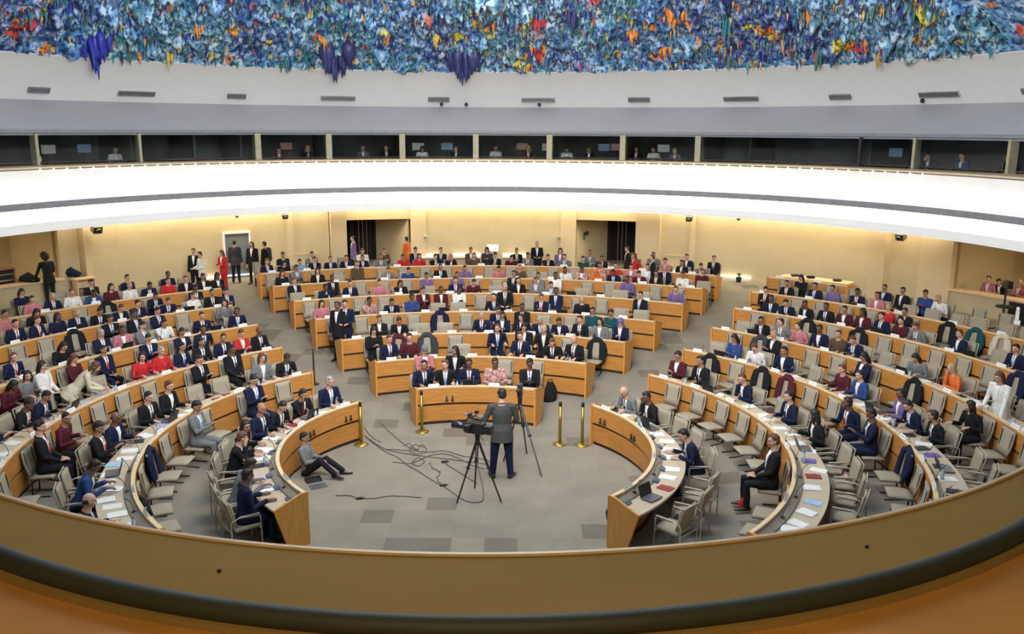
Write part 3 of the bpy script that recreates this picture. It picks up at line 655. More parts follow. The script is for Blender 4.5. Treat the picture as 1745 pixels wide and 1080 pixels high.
def make_pose(seated=True, lean=0., headp=0., heady=0., wr=((.16, .36, .80), (-.16, .36, .80)), el=None, hd=((0, 1, 0), (0, 1, 0)), legs=None, female=False, standing_arms=None, voxel=.013):
    """returns dict of meshes: body, jacket, trousers, shirt, tie, shoes and hair styles"""
    P = {}
    hz = .52 if seated else .95
    hip = Vector((0, 0, hz)); L_ = lambda p: rotX(p, hip, -lean)
    sx = .17 if female else .19
    chest = L_((0, .0, hz+.36)); neck = L_((0, -.005, hz+.56)); nk2 = L_((0, .015, hz+.63)); belly = L_((0, .01, hz+.16))
    hc = L_((0, .035, hz+.722))
    Mh = Matrix.Translation(hc) @ Matrix.Rotation(heady, 4, 'Z') @ Matrix.Rotation(-(lean*.6+headp), 4, 'X')
    sh = [L_((s*sx, -.005, hz+.50)) for s in (1, -1)]
    wrs = [Vector(p) for p in wr]
    def elbow(s, w, k):
        if el and el[k] is not None: return Vector(el[k])
        m = (s+w)/2; d = (w-s).length; h_ = math.sqrt(max(.0, .285**2-(d/2)**2)) if d < .57 else 0
        ax = (w-s).normalized(); down = Vector(((.35 if s.x > 0 else -.35), -.25, -1)); down = (down-ax*down.dot(ax)).normalized()
        return m+down*h_
    els = [elbow(sh[k], wrs[k], k) for k in (0, 1)]
    if legs is None:
        legs = [((s*.09, 0, hz-.02), (s*.13, .43, .50), (s*.13, .41, .09), (s*.14, .56, .03)) for s in (1, -1)] if seated else \
               [((s*.09, 0, .93), (s*.105, .02, .50), (s*.12, -.01, .09), (s*.15, .13, .03)) for s in (1, -1)]
    # body
    bm = bmesh.new()
    fl = [(1, .66), (1, .66), (1, .62), (1, .62), (1, .55)]
    tube(bm, [hip-Vector((0, 0, .04)), belly, chest, L_((0, 0, hz+.47)), neck], [.155, .14, .155, .15, .07], 16, flat=[(1, .75), (1, .72), (1, .66), (1, .6), (1, 1)], up=(0, 1, 0))
    tube(bm, [L_((0, -.005, hz+.48)), nk2, hc-Vector((0, .01, .03))], [.075, .058, .056], 12)
    for k in (0, 1):
        tube(bm, [sh[k].lerp(L_((0, 0, hz+.5)), .35), sh[k], els[k], wrs[k]], [.05, .052, .038, .026], 10)
        h, kn, an, to = [Vector(q) for q in legs[k]]
        tube(bm, [h, kn, an], [.085, .058, .036], 10); tube(bm, [an+Vector((0, -.02, -.03)), to], [.036, .03], 8)
    head_parts(bm, Mh)
    me = remesh(bm, voxel, 2); bm = bmesh.new(); bm.from_mesh(me)
    bm.faces.ensure_lookup_table()
    for k in (0, 1): hand(bm, wrs[k], hd[k], (0, 0, 1), (-1, 1)[k])
    face_details(bm, Mh)
    P['body'] = me_from(bm, 'body', [M['skin1'], M['eye'], M['lip']], True)
    # jacket
    bm = bmesh.new(); hem = -.06 if seated else -.20
    tube(bm, [L_((0, 0, hz+hem)), L_((0, 0, hz+.03)), belly, chest, L_((0, 0, hz+.46)), L_((0, -.01, hz+.54))], [.165 if seated else .200, .17 if seated else .188, .158, .178, .172, .085], 18, flat=[(1, .76 if seated else .82), (1, .76 if seated else .82), (1, .74), (1, .68), (1, .62), (1, .8)], up=(0, 1, 0), round_ends=False)
    for k in (0, 1):
        cuff = els[k].lerp(wrs[k], .93)
        tube(bm, [sh[k].lerp(L_((0, 0, hz+.5)), .5), sh[k]-Vector((0, 0, .0)), sh[k].lerp(els[k], .5), els[k], cuff], [.07, .068, .058, .052, .042], 12)
    # collar roll
    for s in (1, -1): tube(bm, [L_((s*.035, .085, hz+.40)), L_((s*.065, .05, hz+.53)), L_((s*.045, -.055, hz+.565)), L_((0, -.07, hz+.57))], .016, 8)
    P['jacket'] = remesh(bm, voxel, 1); P['jacket'].name = 'jacket'
    bm = bmesh.new()
    tube(bm, [hip-Vector((0, .02 if seated else .0, .07)), hip+Vector((0, 0, .04))], [.155 if seated else .145]*2, 14, flat=[(1, .8)]*2)
    for k in (0, 1):
        h, kn, an, to = [Vector(q) for q in legs[k]]
        tube(bm, [h, h.lerp(kn, .5), kn, kn.lerp(an, .5), an+Vector((0, 0, .0))], [.098 if seated else .088, .088, .072, .062, .055], 12)
    P['trousers'] = remesh(bm, voxel, 1); P['trousers'].name = 'trousers'
    # shirt V and tie follow the jacket front
    def front(t, x, off):
        z = hz+t; ry = .115+.0*t
        a = .178; yy = .178*.68*math.sqrt(max(0, 1-(x/a)**2)) if t < .46 else .172*.60*math.sqrt(max(0, 1-(x/.16)**2))*(1-(t-.46)*4)
        return L_((x, yy+off, z))
    bm = bmesh.new(); prev = None
    for i in range(7):
        t = .20+.335*i/6; w = .006+.052*(i/6)**.8
        row = [bm.verts.new(front(t, x*w, .006)) for x in (-1, -.4, .4, 1)]
        back = [bm.verts.new(front(t, x*w, -.03)) for x in (-1, -.4, .4, 1)]
        if prev:
            for j in range(3): bm.faces.new((prev[0][j], prev[0][j+1], row[j+1], row[j]))
            bm.faces.new((prev[0][0], row[0], back[0], prev[1][0])); bm.faces.new((prev[0][3], prev[1][3], back[3], row[3]))
        else: bm.faces.new((row[0], row[1], row[2], row[3], back[3], back[2], back[1], back[0]))
        prev = (row, back)
    bm.faces.new((prev[0][0], prev[0][1], prev[0][2], prev[0][3], prev[1][3], prev[1][2], prev[1][1], prev[1][0]))
    ellv = ell(bm, (0, 0, 0), (.062, .062, .03)); 
    for v in ellv: v.co = v.co+L_((0, .005, hz+.555))
    bmesh.ops.recalc_face_normals(bm, faces=bm.faces)
    P['shirt'] = me_from(bm, 'shirt', [M['paper']], True)
    bm = bmesh.new(); tube(bm, [front(.53, 0, .012), front(.50, 0, .016), front(.36, 0, .013), front(.22, 0, .012)], [.016, .011, .022, .026], 8, flat=[(1, .35)]*4, up=(0, 1, 0))
    P['tie'] = me_from(bm, 'tie', [cloth('r')], True)
    bm = bmesh.new()
    for k in (0, 1):
        h, kn, an, to = [Vector(q) for q in legs[k]]; d = (to-an); d.z = 0; d.normalize()
        b0 = Vector((an.x, an.y, max(.045, an.z-.045)))
        tube(bm, [b0-d*.05, b0+d*.03, b0+d*.12-Vector((0, 0, .010)), b0+d*.19-Vector((0, 0, .016))], [.042, .045, .042, .030], 10, flat=[(1, .95), (1, .95), (1.05, .75), (1.05, .7)])
    P['shoes'] = me_from(bm, 'shoes', [M['shoe']], True)
    for style in ('short', 'long', 'bald', 'scarf', 'afro'):
        bm = bmesh.new()
        if style == 'short':
            ell(bm, (0, -.020, .044), (.079, .092, .082), rot=(.42, 0, 0)); ell(bm, (0, -.052, -.010), (.073, .050, .078)); ell(bm, (.02, .040, .098), (.052, .040, .022), rot=(-.35, .15, 0)); [ell(bm, (q*.070, -.006, .022), (.011, .030, .040)) for q in (1, -1)]
        elif style == 'long':
            ell(bm, (0, -.020, .050), (.086, .098, .080), rot=(.2, 0, 0)); ell(bm, (0, -.06, -.03), (.082, .055, .11)); tube(bm, [(0, -.07, 0), (0, -.085, -.12), (0, -.09, -.22)], [.085, .085, .055], 12, flat=[(1, .5)]*3, up=(0, 1, 0))
            for s in (1, -1): tube(bm, [(s*.068, .02, .05), (s*.082, .0, -.05), (s*.075, -.01, -.17)], [.022, .028, .018], 8)
        elif style == 'bald':
            for s in (1, -1): ell(bm, (s*.062, -.035, .0), (.022, .045, .035))
            ell(bm, (0, -.075, -.012), (.055, .024, .038))
        elif style == 'afro':
            ell(bm, (0, -.03, .06), (.15, .14, .13)); ell(bm, (0, -.06, -.01), (.14, .10, .12))
        else:
            ell(bm, (0, -.014, .040), (.092, .106, .096)); ell(bm, (0, -.03, -.06), (.085, .085, .08)); tube(bm, [(0, -.01, -.08), (0, -.01, -.17)], [.085, .13], 14, flat=[(1, .8), (1, .75)], up=(0, 1, 0)); ell(bm, (0, .03, -.125), (.07, .05, .03))
        for v in bm.verts: v.co = Mh @ v.co
        if style in ('short', 'long', 'afro'):
            me = remesh(bm, .011, 1)
        else: me = me_from(bm, 'hair', [], True)
        me.name = 'hair_'+style; P['hair_'+style] = me
    for k, me in P.items():
        if not len(me.materials): me.materials.append(M['dark'])
        me.polygons.foreach_set('use_smooth', [True]*len(me.polygons))
    P['Mh'] = Mh
    return P
CHILD = ('jacket', 'trousers', 'shirt', 'tie', 'shoes')
def person(pose, x, y, z, rz, col='n', hair='d', style='short', skin=1, shirt='w', tie=None, legc=None, scale=1., label='', group=None, lite=False, extra=None):
    P = pose
    bo = link('person', P['body']); bo.location = (x, y, z); bo.rotation_euler = (0, 0, rz); bo.scale = (scale,)*3
    bo.material_slots[0].link = 'OBJECT'; bo.material_slots[0].material = M['skin%d' % skin]
    tag(bo, label, 'person', group)
    def ch(nm, me, m):
        o = link(nm, me, bo); o.material_slots[0].link = 'OBJECT'; o.material_slots[0].material = m; return o
    ch('jacket' if col in 'nkgeu' else 'top', P['jacket'], cloth(col)); ch('trousers', P['trousers'], cloth(legc or ('k' if col not in 'ngk' else col)))
    ch('shirt', P['shirt'], cloth(shirt) if shirt != 'w' else M['paper'])
    if tie: ch('tie', P['tie'], cloth(tie))
    ch('shoes', P['shoes'], M['shoe'])
    if style == 'scarf': ch('head_scarf', P['hair_scarf'], cloth(hair if hair in 'pwnlot' else 'g'))
    else: ch('hair', P['hair_'+style], hairmat(hair))
    return bo
POSES = [
    make_pose(lean=.10, headp=.12),                                                                                   # 0 upright, hands on the desk
    make_pose(lean=.38, headp=.35, wr=((.14, .46, .82), (-.16, .42, .82))),                                            # 1 bent over papers
    make_pose(lean=.26, headp=.15, heady=.35, wr=((.07, .27, 1.06), (-.16, .40, .82)), hd=((-.3, .2, 1), (.3, 1, 0))), # 2 hand at chin
    make_pose(lean=-.06, headp=.25, wr=((.09, .27, .62), (-.09, .27, .62)), hd=((-.6, .8, 0), (.6, .8, 0))),           # 3 leaning back, hands in lap
    make_pose(lean=.18, headp=.0, heady=-.6, wr=((.18, .40, .82), (-.2, .30, .82))),                                   # 4 turned to a neighbour
    make_pose(lean=.02, headp=.45, wr=((.05, .33, .86), (-.06, .33, .86)), hd=((-.3, .6, .5), (.3, .6, .5))),          # 5 looking at a phone
]
POSEN = ['sitting upright with hands on the desk', 'bent over papers', 'resting chin on hand', 'leaning back with hands in lap', 'turned to a neighbour', 'looking down at a phone']
STAND = [
    make_pose(False, lean=.0, wr=((.25, .05, .84), (-.25, .05, .84)), hd=((0, .1, -1), (0, .1, -1))),
    make_pose(False, lean=.05, headp=.15, wr=((.12, .32, 1.12), (-.12, .32, 1.12)), hd=((-.4, .8, .1), (.4, .8, .1))),
]
PEOPLE = """31,507,nL 59,516,p 93,512,ng 111,512,wr 156,492,k 178,494,uL 193,501,b 206,503,wf 219,484,n 236,490,n 60,540,kL 14,549,p 24,559,n 87,549,nr 98,546,nL 117,540,nf 157,531,k 178,527,nr 193,555,k 209,531,n 226,544,k 228,562,g 196,571,ng 91,594,kL 194,609,n 137,623,urL 20,618,nr 243,607,rL 280,473,n 298,484,rw 323,475,kr 359,475,k 367,484,kL 331,496,k 353,507,wr 369,499,k 391,507,n 265,509,n 286,518,nr 330,538,n 382,523,gL 410,534,n 261,536,n 321,575,n 341,570,n 349,586,n 311,605,n 334,581,k 402,574,rr 430,568,kB 389,603,k 439,616,gLr 476,607,k 282,599,rg 236,577,p 352,625,k 270,566,w 252,586,n 49,644,wL 30,656,uL 70,650,gL 21,730,n 96,724,u 77,748,kBIG 181,745,k 205,724,nB 193,802,b 187,864,kB 242,686,k 285,671,kr 329,704,g 50,695,k 71,686,n 6,641,n 418,655,n 499,672,k 552,656,ng 461,707,nB 469,697,k 436,736,kL 404,755,kr 459,812,n 426,803,g 467,457,nr 474,467,kL 501,444,kL 499,457,g 531,453,y 568,440,n 556,450,n 545,450,k 587,444,n 646,437,gw 660,463,gr 502,485,kr 549,489,n 567,481,k 597,489,n 643,481,p 539,514,pL 628,518,f 665,511,n 646,546,kr 632,564,kL 678,542,k 663,585,nr 608,455,mr 701,439,r 712,444,r 734,435,k 759,435,kS 694,463,b 725,466,l 749,459,kw 777,464,l 792,463,l 683,487,kL 729,490,u 744,489,u 776,490,w 786,481,n 794,487,u 701,511,b 846,463,p 876,464,k 881,485,k 840,509,k 849,520,n 847,542,ng 847,559,nr 720,596,pS 777,598,kL 884,587,nr 879,429,kr 849,440,k 862,442,u 807,442,m 931,442,k 961,440,g 994,437,t 1026,437,k 1041,448,f 1013,457,oS 1056,448,r 1069,448,p 1084,440,rS 1096,450,w 917,468,g 946,470,w 972,463,w 994,463,f 1037,459,n 1069,476,l 1094,464,u 915,485,gr 939,476,g 951,489,n 920,513,nr 891,522,k 989,514,kLf 1022,524,t 1044,524,t 1089,505,k 926,553,kf 963,546,k 1006,550,gL 1057,546,nS 894,540,kL 874,540,n 935,539,ng 946,540,n 899,566,kL 939,585,kr 978,585,kBr 1131,446,p 1138,451,ng 1172,435,n 1156,451,k 1203,455,ur 1109,468,k 1159,470,w 1148,494,l 1145,607,u 1243,579,bL 1285,587,wr 1298,494,k 737,632,n 780,636,n 770,628,kr 844,623,f 895,636,k 701,585,u 1341,479,kw 1362,471,kL 1397,481,nl 1420,488,l 1458,494,n 1310,509,n 1347,507,n 1404,521,k 1433,514,k 1434,525,u 1471,531,uwL 1504,534,n 1319,546,k 1351,549,gw 1377,562,p 1391,560,n 1325,566,kf 1414,553,mr 1434,562,nr 1323,599,n 1473,607,nL 1451,623,ur 1514,483,n 1499,497,p 1548,486,k 1585,497,bt 1612,496,wf 1535,516,rf 1547,521,k 1534,544,gr 1519,540,u 1627,566,nr 1741,586,n 1552,605,gL 1625,623,oLf 1186,622,kw 1259,647,nr 1068,668,gB 1111,679,k 1197,739,nLEAN 1262,760,krBIGV 1326,679,nw 1390,710,kL 1461,683,n 1486,707,n 1467,636,b 1522,670,l 1559,683,n 1581,705,k 1655,685,kL"""
def solve_seat(px, py, zoff):
    """point on the sloping floor whose head, zoff above it, is seen at the pixel"""
    p = onfloor(px, py, zoff); return p
SHORT = ['with hands on desk', 'bent over papers', 'hand at chin', 'leaning back', 'turned aside', 'looking at phone']
placed = []
rnd = random.Random(11)
def seat_options(b):
    out = []
    rr = ROWS[b]
    for i, (r, a0, a1) in enumerate(rr):
        out.append((i, 'desk', r+.90, a0, a1))
        nx = rr[i+1][0] if i+1 < len(rr) else r+2.15
        out.append((i, 'adv', nx-.36, a0, a1))
    return out
for tok in PEOPLE.split():
    px, py, code = tok.split(','); px = int(px); py = int(py)
    best = None
    for zh in (1.2,):
        for b in 'LCR':
            for (i, st, rs, a0, a1) in seat_options(b):
                sc = 1-.08*min(1, max(0, (rs-4)/13))
                p = onfloor(px, py, 1.21*sc); r = math.hypot(p[0], p[1]-CY); a = math.degrees(math.atan2(p[0], p[1]-CY))
                lo, hi = min(a0, a1), max(a0, a1); out = max(0, lo+1.5-a, a-hi+1.5)
                e = abs(r-rs)+out*r*.0175*1.3+(.25 if st == 'adv' and b != 'C' else .12 if st == 'adv' else 0)
                if 'V' in code and st != 'adv': e += 3
                if best is None or e < best[0]: best = (e, b, i, st, rs, min(hi-1.2, max(lo+1.2, a)), sc)
    e, b, i, st, rs, a, sc = best
    if e > 1.9: continue
    placed.append(dict(b=b, i=i, st=st, r=rs, a=a, sc=sc, code=code, px=px, py=py))
# keep neighbours apart along each row
from collections import defaultdict
rowsd = defaultdict(list)
for p in placed: rowsd[(p['b'], p['i'], p['st'])].append(p)
for k, L in rowsd.items():
    L.sort(key=lambda p: p['a']); need = math.degrees(.60/L[0]['r'])
    for _ in range(60):
        for u, v in zip(L, L[1:]):
            g_ = v['a']-u['a']
            if g_ < need: m_ = (need-g_)/2; u['a'] -= m_; v['a'] += m_
    r, a0, a1 = ROWS[k[0]][k[1]]; lo, hi = min(a0, a1), max(a0, a1); e_ = math.degrees(.3/L[0]['r'])
    for p in L: p['a'] = min(hi-e_, max(lo+e_, p['a']))
    for u, v in zip(L, L[1:]):
        if v['a']-u['a'] < need*.8: v['a'] = u['a']+need*.8
# extra delegates in the dense last centre rows
for i, n in ((6, 20), (5, 5)):
    r, a0, a1 = ROWS['C'][i]
    for st in ('desk', 'adv'):
        rs = r+.90 if st == 'desk' else r+1.8
        if i == 5 and st == 'adv': continue
        L = rowsd[('C', i, st)]
        for k in range(n*4):
            a = rnd.uniform(a0+2, a1-2)
            if all(abs(a-q['a']) > math.degrees(.66/rs) for q in L) and len(L) < n+(4 if i == 6 else 12):
                q = dict(b='C', i=i, st=st, r=rs, a=a, sc=.93, code=rnd.choice(['k', 'n', 'g', 'k', 'n', 'u', 'w', 'kL', 'eL', 'mr', 'nr', 'lL']), px=900, py=440); L.append(q); placed.append(q)
def endcount(b, L, p):
    L = sorted(L, key=lambda q: q['a'] if b in 'CR' else -q['a']); return L.index(p)
def place_phrase(b, i, st, n, short=False):
    w = 'at' if st == 'desk' else 'behind'
    return '%s from the %s %s the %s' % (ordn(n), 'left' if b == 'C' else 'aisle', w, rowname(b, i))
for p in placed:
    c = p['code']; col = c[0]; rest = c[1:]
    lean_, big = 'LEAN' in rest, 'BIG' in rest
    rest = rest.replace('LEAN', '').replace('BIG', '').replace('V', '')
    style = 'scarf' if 'S' in rest else 'bald' if 'B' in rest else 'long' if 'L' in rest else 'short'
    hr = 'g' if 'g' in rest else 'f' if 'f' in rest else 'r' if ('r' in rest) else 'd'
    if style == 'bald': hr = 'g' if rnd.random() < .5 else 'd'
    if style == 'scarf': hr = {'p': 'g', 'k': 'p', 'n': 'u', 'o': 'o', 'r': 'r'}.get(col, 'g'); hr = hr if hr in 'pwnlot' else 'p' if col == 'r' else 'l' if col == 'n' else 'g'
    if p['st'] == 'desk': po = rnd.choices([0, 1, 2, 4, 5], [4, 3, 1.6, 1.4, 1.6])[0]
    else: po = rnd.choices([3, 5, 4, 1], [3, 3, 1.5, 1])[0]
    if lean_: po = 1
    if big: po = 3
    if p['i'] >= 4 and po == 4: po = 0
    skin = rnd.choices([1, 2, 3], [5, 2.2, 3])[0]
    if hr in 'fg' or (hr == 'r' and 'r' in rest): skin = 1
    L = rowsd[(p['b'], p['i'], p['st'])]; n = endcount(p['b'], L, p)
    x, y, _ = polar(p['r'], p['a']); z = fz(x, y)
    label = 'person in %s %s, %s' % (CLOTH[col][0], SHORT[po], place_phrase(p['b'], p['i'], p['st'], n))
    dz = 0
    suit = col in 'nkge' and style != 'long'
    tie = rnd.choice(['r', 'b', 'n', 'u', None, 'y']) if suit and style in ('short', 'bald') else None
    rz = face(x, y)+rnd.uniform(-.22, .22)
    person(POSES[po], x, y, z, rz, col, hr, style, skin, 'w' if (suit or rnd.random() < .3) else col, tie, None, p['sc']*(1.10 if big else rnd.uniform(.98, 1.02)*(1.05 if p['r'] < 9 else 1.02)), label, 'delegates at the %ss' % rowname(p['b'], p['i']))
    k_ = 'armchair' if p['st'] == 'desk' else 'adviser'
    CHAIRS.append(dict(x=x, y=y, z=z, rz=face(x, y), b=p['b'], i=p['i'], st=p['st'], a=p['a'], occ=CLOTH[col][0], r=p['r']))
# chair rows filled up
for b in 'LCR':
    for (i, st, rs, a0, a1) in seat_options(b):
        if b == 'R' and i == 6: continue
        occ = [c['a'] for c in CHAIRS if (c['b'], c['i'], c['st']) == (b, i, st)]
        pitch = math.degrees((.80 if st == 'adv' else .74)/rs); lo, hi = min(a0, a1), max(a0, a1)
        if i > 1 and b in 'LR': pass
        a = lo+math.degrees(.45/rs)
        while a < hi-math.degrees(.3/rs):
            if all(abs(a-q) > math.degrees(.60/rs) for q in occ) and not (st == 'desk' and rnd.random() < .12):
                x, y, _ = polar(rs, a)
                CHAIRS.append(dict(x=x, y=y, z=fz(x, y), rz=face(x, y)+(rnd.uniform(-.25, .25) if st == 'desk' else 0), b=b, i=i, st=st, a=a, occ=None, r=rs))
            a += pitch
# right-hand seats against the wall for the rear centre guests
def inview(x, y, z):
    X = x-CX; Z = z-H; dep = y*cs_-Z*sn_
    if dep < 1: return None
    u = X/dep*F_+872.5; v = (-Z*cs_-y*sn_)/dep*F_+540
    return (u, v, dep)
CHAIRS = [c for c in CHAIRS if (lambda q: q and -80 < q[0] < 1825 and q[1] < 1010)(inview(c['x'], c['y'], c['z']+.6))]
def vis_rank(c):
    q = inview(c['x'], c['y'], c['z']+.5); return q[2]
CHAIRS.sort(key=vis_rank)
cr = defaultdict(list)
for c in CHAIRS: cr[(c['b'], c['i'], c['st'])].append(c)
for k, L in cr.items(): L.sort(key=lambda c: c['a'] if k[0] in 'CR' else -c['a'])
def chair(c):
    n = cr[(c['b'], c['i'], c['st'])].index(c)
    o = empty('armchair' if c['st'] == 'desk' else 'adviser_chair', (c['x'], c['y'], c['z']), c['rz'])
    word = 'armchair' if c['st'] == 'desk' else 'chair'
    lab = ('%s beige %s, %s' % ('empty' if not c['occ'] else 'occupied', word, place_phrase(c['b'], c['i'], c['st'], n)))
    tag(o, lab, 'chair', 'beige %ss %s the %ss' % (word, 'at' if c['st'] == 'desk' else 'behind', rowname(c['b'], c['i'])))
    if c['st'] == 'desk':
        link('backrest', CM['arm_back'], o); link('seat', CM['arm_seat'], o); link('frame', CM['arm_frame'], o)
        for s in (-1, 1): q = link('armrest', CM['armrest'], o); q.location = (s*.26, .02, .665)
    else:
        link('backrest', CM['adv_back'], o); link('seat', CM['adv_seat'], o); link('base_frame', CM['adv_frame'], o)
for c in CHAIRS[:300]: chair(c)
def merged(items, parts, name, mats):
    V = []; Fc = []; MI = []; off = 0
    cache = {}
    for c in items:
        for pn in parts(c):
            me = CM[pn]
            if pn not in cache:
                co = np.empty(len(me.vertices)*3); me.vertices.foreach_get('co', co); cache[pn] = (co.reshape(-1, 3), [tuple(p.vertices) for p in me.polygons])
            co, fc = cache[pn]; ca, sa = math.cos(c['rz']), math.sin(c['rz'])
            w = np.c_[co[:, 0]*ca-co[:, 1]*sa+c['x'], co[:, 0]*sa+co[:, 1]*ca+c['y'], co[:, 2]+c['z']]
            V.append(w); Fc += [tuple(v+off for v in f) for f in fc]; MI += [mats.index(me.materials[0])]*len(fc); off += len(co)
    me = bpy.data.meshes.new(name); me.from_pydata([tuple(v) for v in np.concatenate(V)], [], Fc)
    for m in mats: me.materials.append(m)
    me.polygons.foreach_set('material_index', MI); me.polygons.foreach_set('use_smooth', [True]*len(Fc)); return me
if len(CHAIRS) > 300:
    me = merged(CHAIRS[300:], lambda c: ('arm_back', 'arm_seat', 'arm_frame') if c['st'] == 'desk' else ('adv_back', 'adv_seat', 'adv_frame'), 'rear_chairs', [M['seat'], M['frame'], M['dark']])
    o = link('rear_chairs', me); tag(o, 'remaining small beige chairs of the rear desk rows', 'chairs', kind='stuff')
print('people', len(placed), 'chairs', len(CHAIRS))
# ================================================================== COATS
def coat_mesh(seed):
    rr = random.Random(seed); bm = bmesh.new()
    tube(bm, [(-.21, -.27, .86), (-.12, -.29, .93), (0, -.30, .945), (.12, -.29, .93), (.21, -.27, .86)], [.045, .055, .05, .055, .045], 10)
    tube(bm, [(0, -.33, .90), (0, -.36, .70), (0, -.35, .36)], [.19, .21, .20], 14, flat=[(1, .16)]*3, up=(0, 1, 0))
    for s in (-1, 1):
        tube(bm, [(s*.15, -.24, .90), (s*.18, -.20, .70), (s*.17, -.17, .47)], [.07, .085, .08], 10, flat=[(1, .45)]*3, up=(0, 1, 0))
        tube(bm, [(s*.22, -.27, .86), (s*(.26+.03*rr.random()), -.24, .66), (s*.25, -.18+.05*rr.random(), .40)], [.055, .045, .036], 10)
    tube(bm, [(-.07, -.27, .96), (0, -.33, .985), (.07, -.27, .96)], .024, 8)
    for v in bm.verts: v.co += Vector(noise.noise_vector(v.co*9+Vector((seed, 0, 0))))*.018
    return remesh(bm, .014, 1)
COATS = [coat_mesh(i) for i in range(3)]
for me in COATS: me.name = 'coat'; me.materials.clear(); me.materials.append(M['dark']); me.polygons.foreach_set('use_smooth', [True]*len(me.polygons))
used = []
for k, (px, py, col) in enumerate([(150, 592, 'k'), (205, 560, 'k'), (300, 590, 'k'), (735, 590, 'e'), (762, 547, 'n'), (700, 590, 'u'), (990, 497, 'k'), (1025, 497, 'n'), (1060, 496, 'k'), (1170, 510, 'k'), (1263, 597, 'e'), (1065, 560, 'u'), (1210, 632, 'k'), (1292, 660, 'k'), (1440, 590, 'k'), (1536, 750, 'n'), (1340, 655, 'u'), (1600, 570, 'k'), (1640, 565, 't'), (1676, 572, 'c'), (288, 775, 'n'), (1532, 650, 'k'), (1325, 495, 'k'), (1285, 495, 'k'), (1020, 615, 'k'), (1690, 645, 'n'), (290, 875, 'k'), (1385, 560, 'k'), (250, 560, 'k')]):
    best = None
    for c in CHAIRS[:300]:
        if c['occ'] or c in used: continue
        q = inview(c['x'], c['y'], c['z']+.8)
        e = abs(q[0]-px)+1.3*abs(q[1]-py)
        if best is None or e < best[0]: best = (e, c)
    if best[0] > 60: continue
    c = best[1]; used.append(c); n = cr[(c['b'], c['i'], c['st'])].index(c)
    o = link('coat', COATS[k % 3]); o.location = (c['x'], c['y'], c['z']); o.rotation_euler = (0, 0, c['rz'])
    o.material_slots[0].link = 'OBJECT'; o.material_slots[0].material = cloth(col)
    tag(o, '%s coat over the chair %s' % (CLOTH[col][0], place_phrase(c['b'], c['i'], c['st'], n)), 'coat', 'coats on chair backs')
# ================================================================== THINGS ON THE DESKS
def card_bm(bm):
    w = .13
    for a, b, c_ in (((-w, -.022, 0), (w, .0, .075), 0),):
        v = [bm.verts.new(p) for p in ((-w, -.024, 0), (w, -.024, 0), (w, 0, .075), (-w, 0, .075), (-w, .024, 0), (w, .024, 0))]
        for f in ((0, 1, 2, 3), (3, 2, 5, 4), (0, 4, 5, 1), (0, 3, 4), (1, 5, 2)): bm.faces.new([v[i] for i in f])
    bmesh.ops.recalc_face_normals(bm, faces=bm.faces)
CARD = mesh_of(card_bm, 'name_card', [M['card']])
inkm = mat('faint_print', (.35, .34, .33), .8, noise_amt=.5, scale=90)
def ink_bm(bm):
    rr = random.Random(2); x = -.09
    while x < .09: w = rr.uniform(.006, .02); vs = box(bm, (x+w/2, -.0135, .036), (w, .0012, .016), rot=None); x += w+.005
    bmesh.ops.rotate(bm, cent=(0, -.0135, .036), matrix=Matrix.Rotation(-.31, 3, 'X'), verts=bm.verts)
INK = mesh_of(ink_bm, 'print', [inkm])
PAP = []
for k in range(5):
    def f(bm, k=k):
        rr = random.Random(k)
        for j in range(rr.randint(1, 4)): box(bm, (rr.uniform(-.02, .02), rr.uniform(-.02, .02), .002+.004*j), (.21, .297, .003), rot=(0, 0, rr.uniform(-.2, .2)))
    PAP.append(mesh_of(f, 'paper_sheets', [M['paper'] if k < 3 else mat('paper_blue', (.35, .5, .66), .7) if k == 3 else mat('paper_lilac', (.42, .36, .62), .7)]))
for k, c_ in enumerate([(.03, .03, .035), (.30, .04, .04), (.50, .36, .20), (.16, .10, .38)]):
    PAP.append(mesh_of(lambda bm: (box(bm, (0, 0, .010), (.20, .27, .018), bevel=.003), box(bm, (.03, .02, .022), (.12, .18, .004), rot=(0, 0, .2))), 'booklets', [mat('booklet_%d' % k, c_, .6)]))
PNAME = ['white papers', 'white papers', 'white papers', 'pale blue papers', 'lilac papers', 'black folder', 'red booklet', 'tan booklet', 'purple folder']
def mic_bm(bm): tube(bm, [(0, 0, 0), (0, .01, .10), (0, .05, .19), (0, .09, .24)], .005, 6); box(bm, (0, 0, .008), (.055, .075, .016), bevel=.003)
MIC = mesh_of(mic_bm, 'mic_stalk', [M['dark']], False)
MICH = mesh_of(lambda bm: tube(bm, [(0, .085, .235), (0, .115, .262)], .012, 8), 'mic_head', [M['greyline']], True)
def lap_b(bm): box(bm, (0, 0, .009), (.33, .23, .018), bevel=.004)
def lap_s(bm): box(bm, (0, 0, .11), (.33, .012, .22), bevel=.003)
LAPB = mesh_of(lap_b, 'laptop_base', [mat('laptop_shell', (.16, .16, .17), .35, metal=.4)]); LAPS = mesh_of(lap_s, 'laptop_lid', [M['dark']])
BOT = mesh_of(lambda bm: tube(bm, [(0, 0, 0), (0, 0, .14), (0, 0, .18), (0, 0, .21)], [.032, .032, .014, .012], 12, round_ends=False), 'bottle', [mat('bottle_plastic', (.45, .55, .6), .15)], True)
CAPM = mesh_of(lambda bm: tube(bm, [(0, 0, .20), (0, 0, .225)], .014, 10, round_ends=False), 'cap', [mat('bottle_cap', (.05, .12, .4), .5)])
cnt = defaultdict(int); rnd = random.Random(21)
def on_desk(b, i, u, ang, h):
    r, a0, a1 = ROWS[b][i]; x, y, _ = polar(r+u, ang); zb = SL*max(0, r-R0); return (x, y, zb+h)
def vis(p):
    q = inview(*p); return q and -20 < q[0] < 1765 and q[1] < 960
THINGS = dict(card=[], paper=[], mic=[])
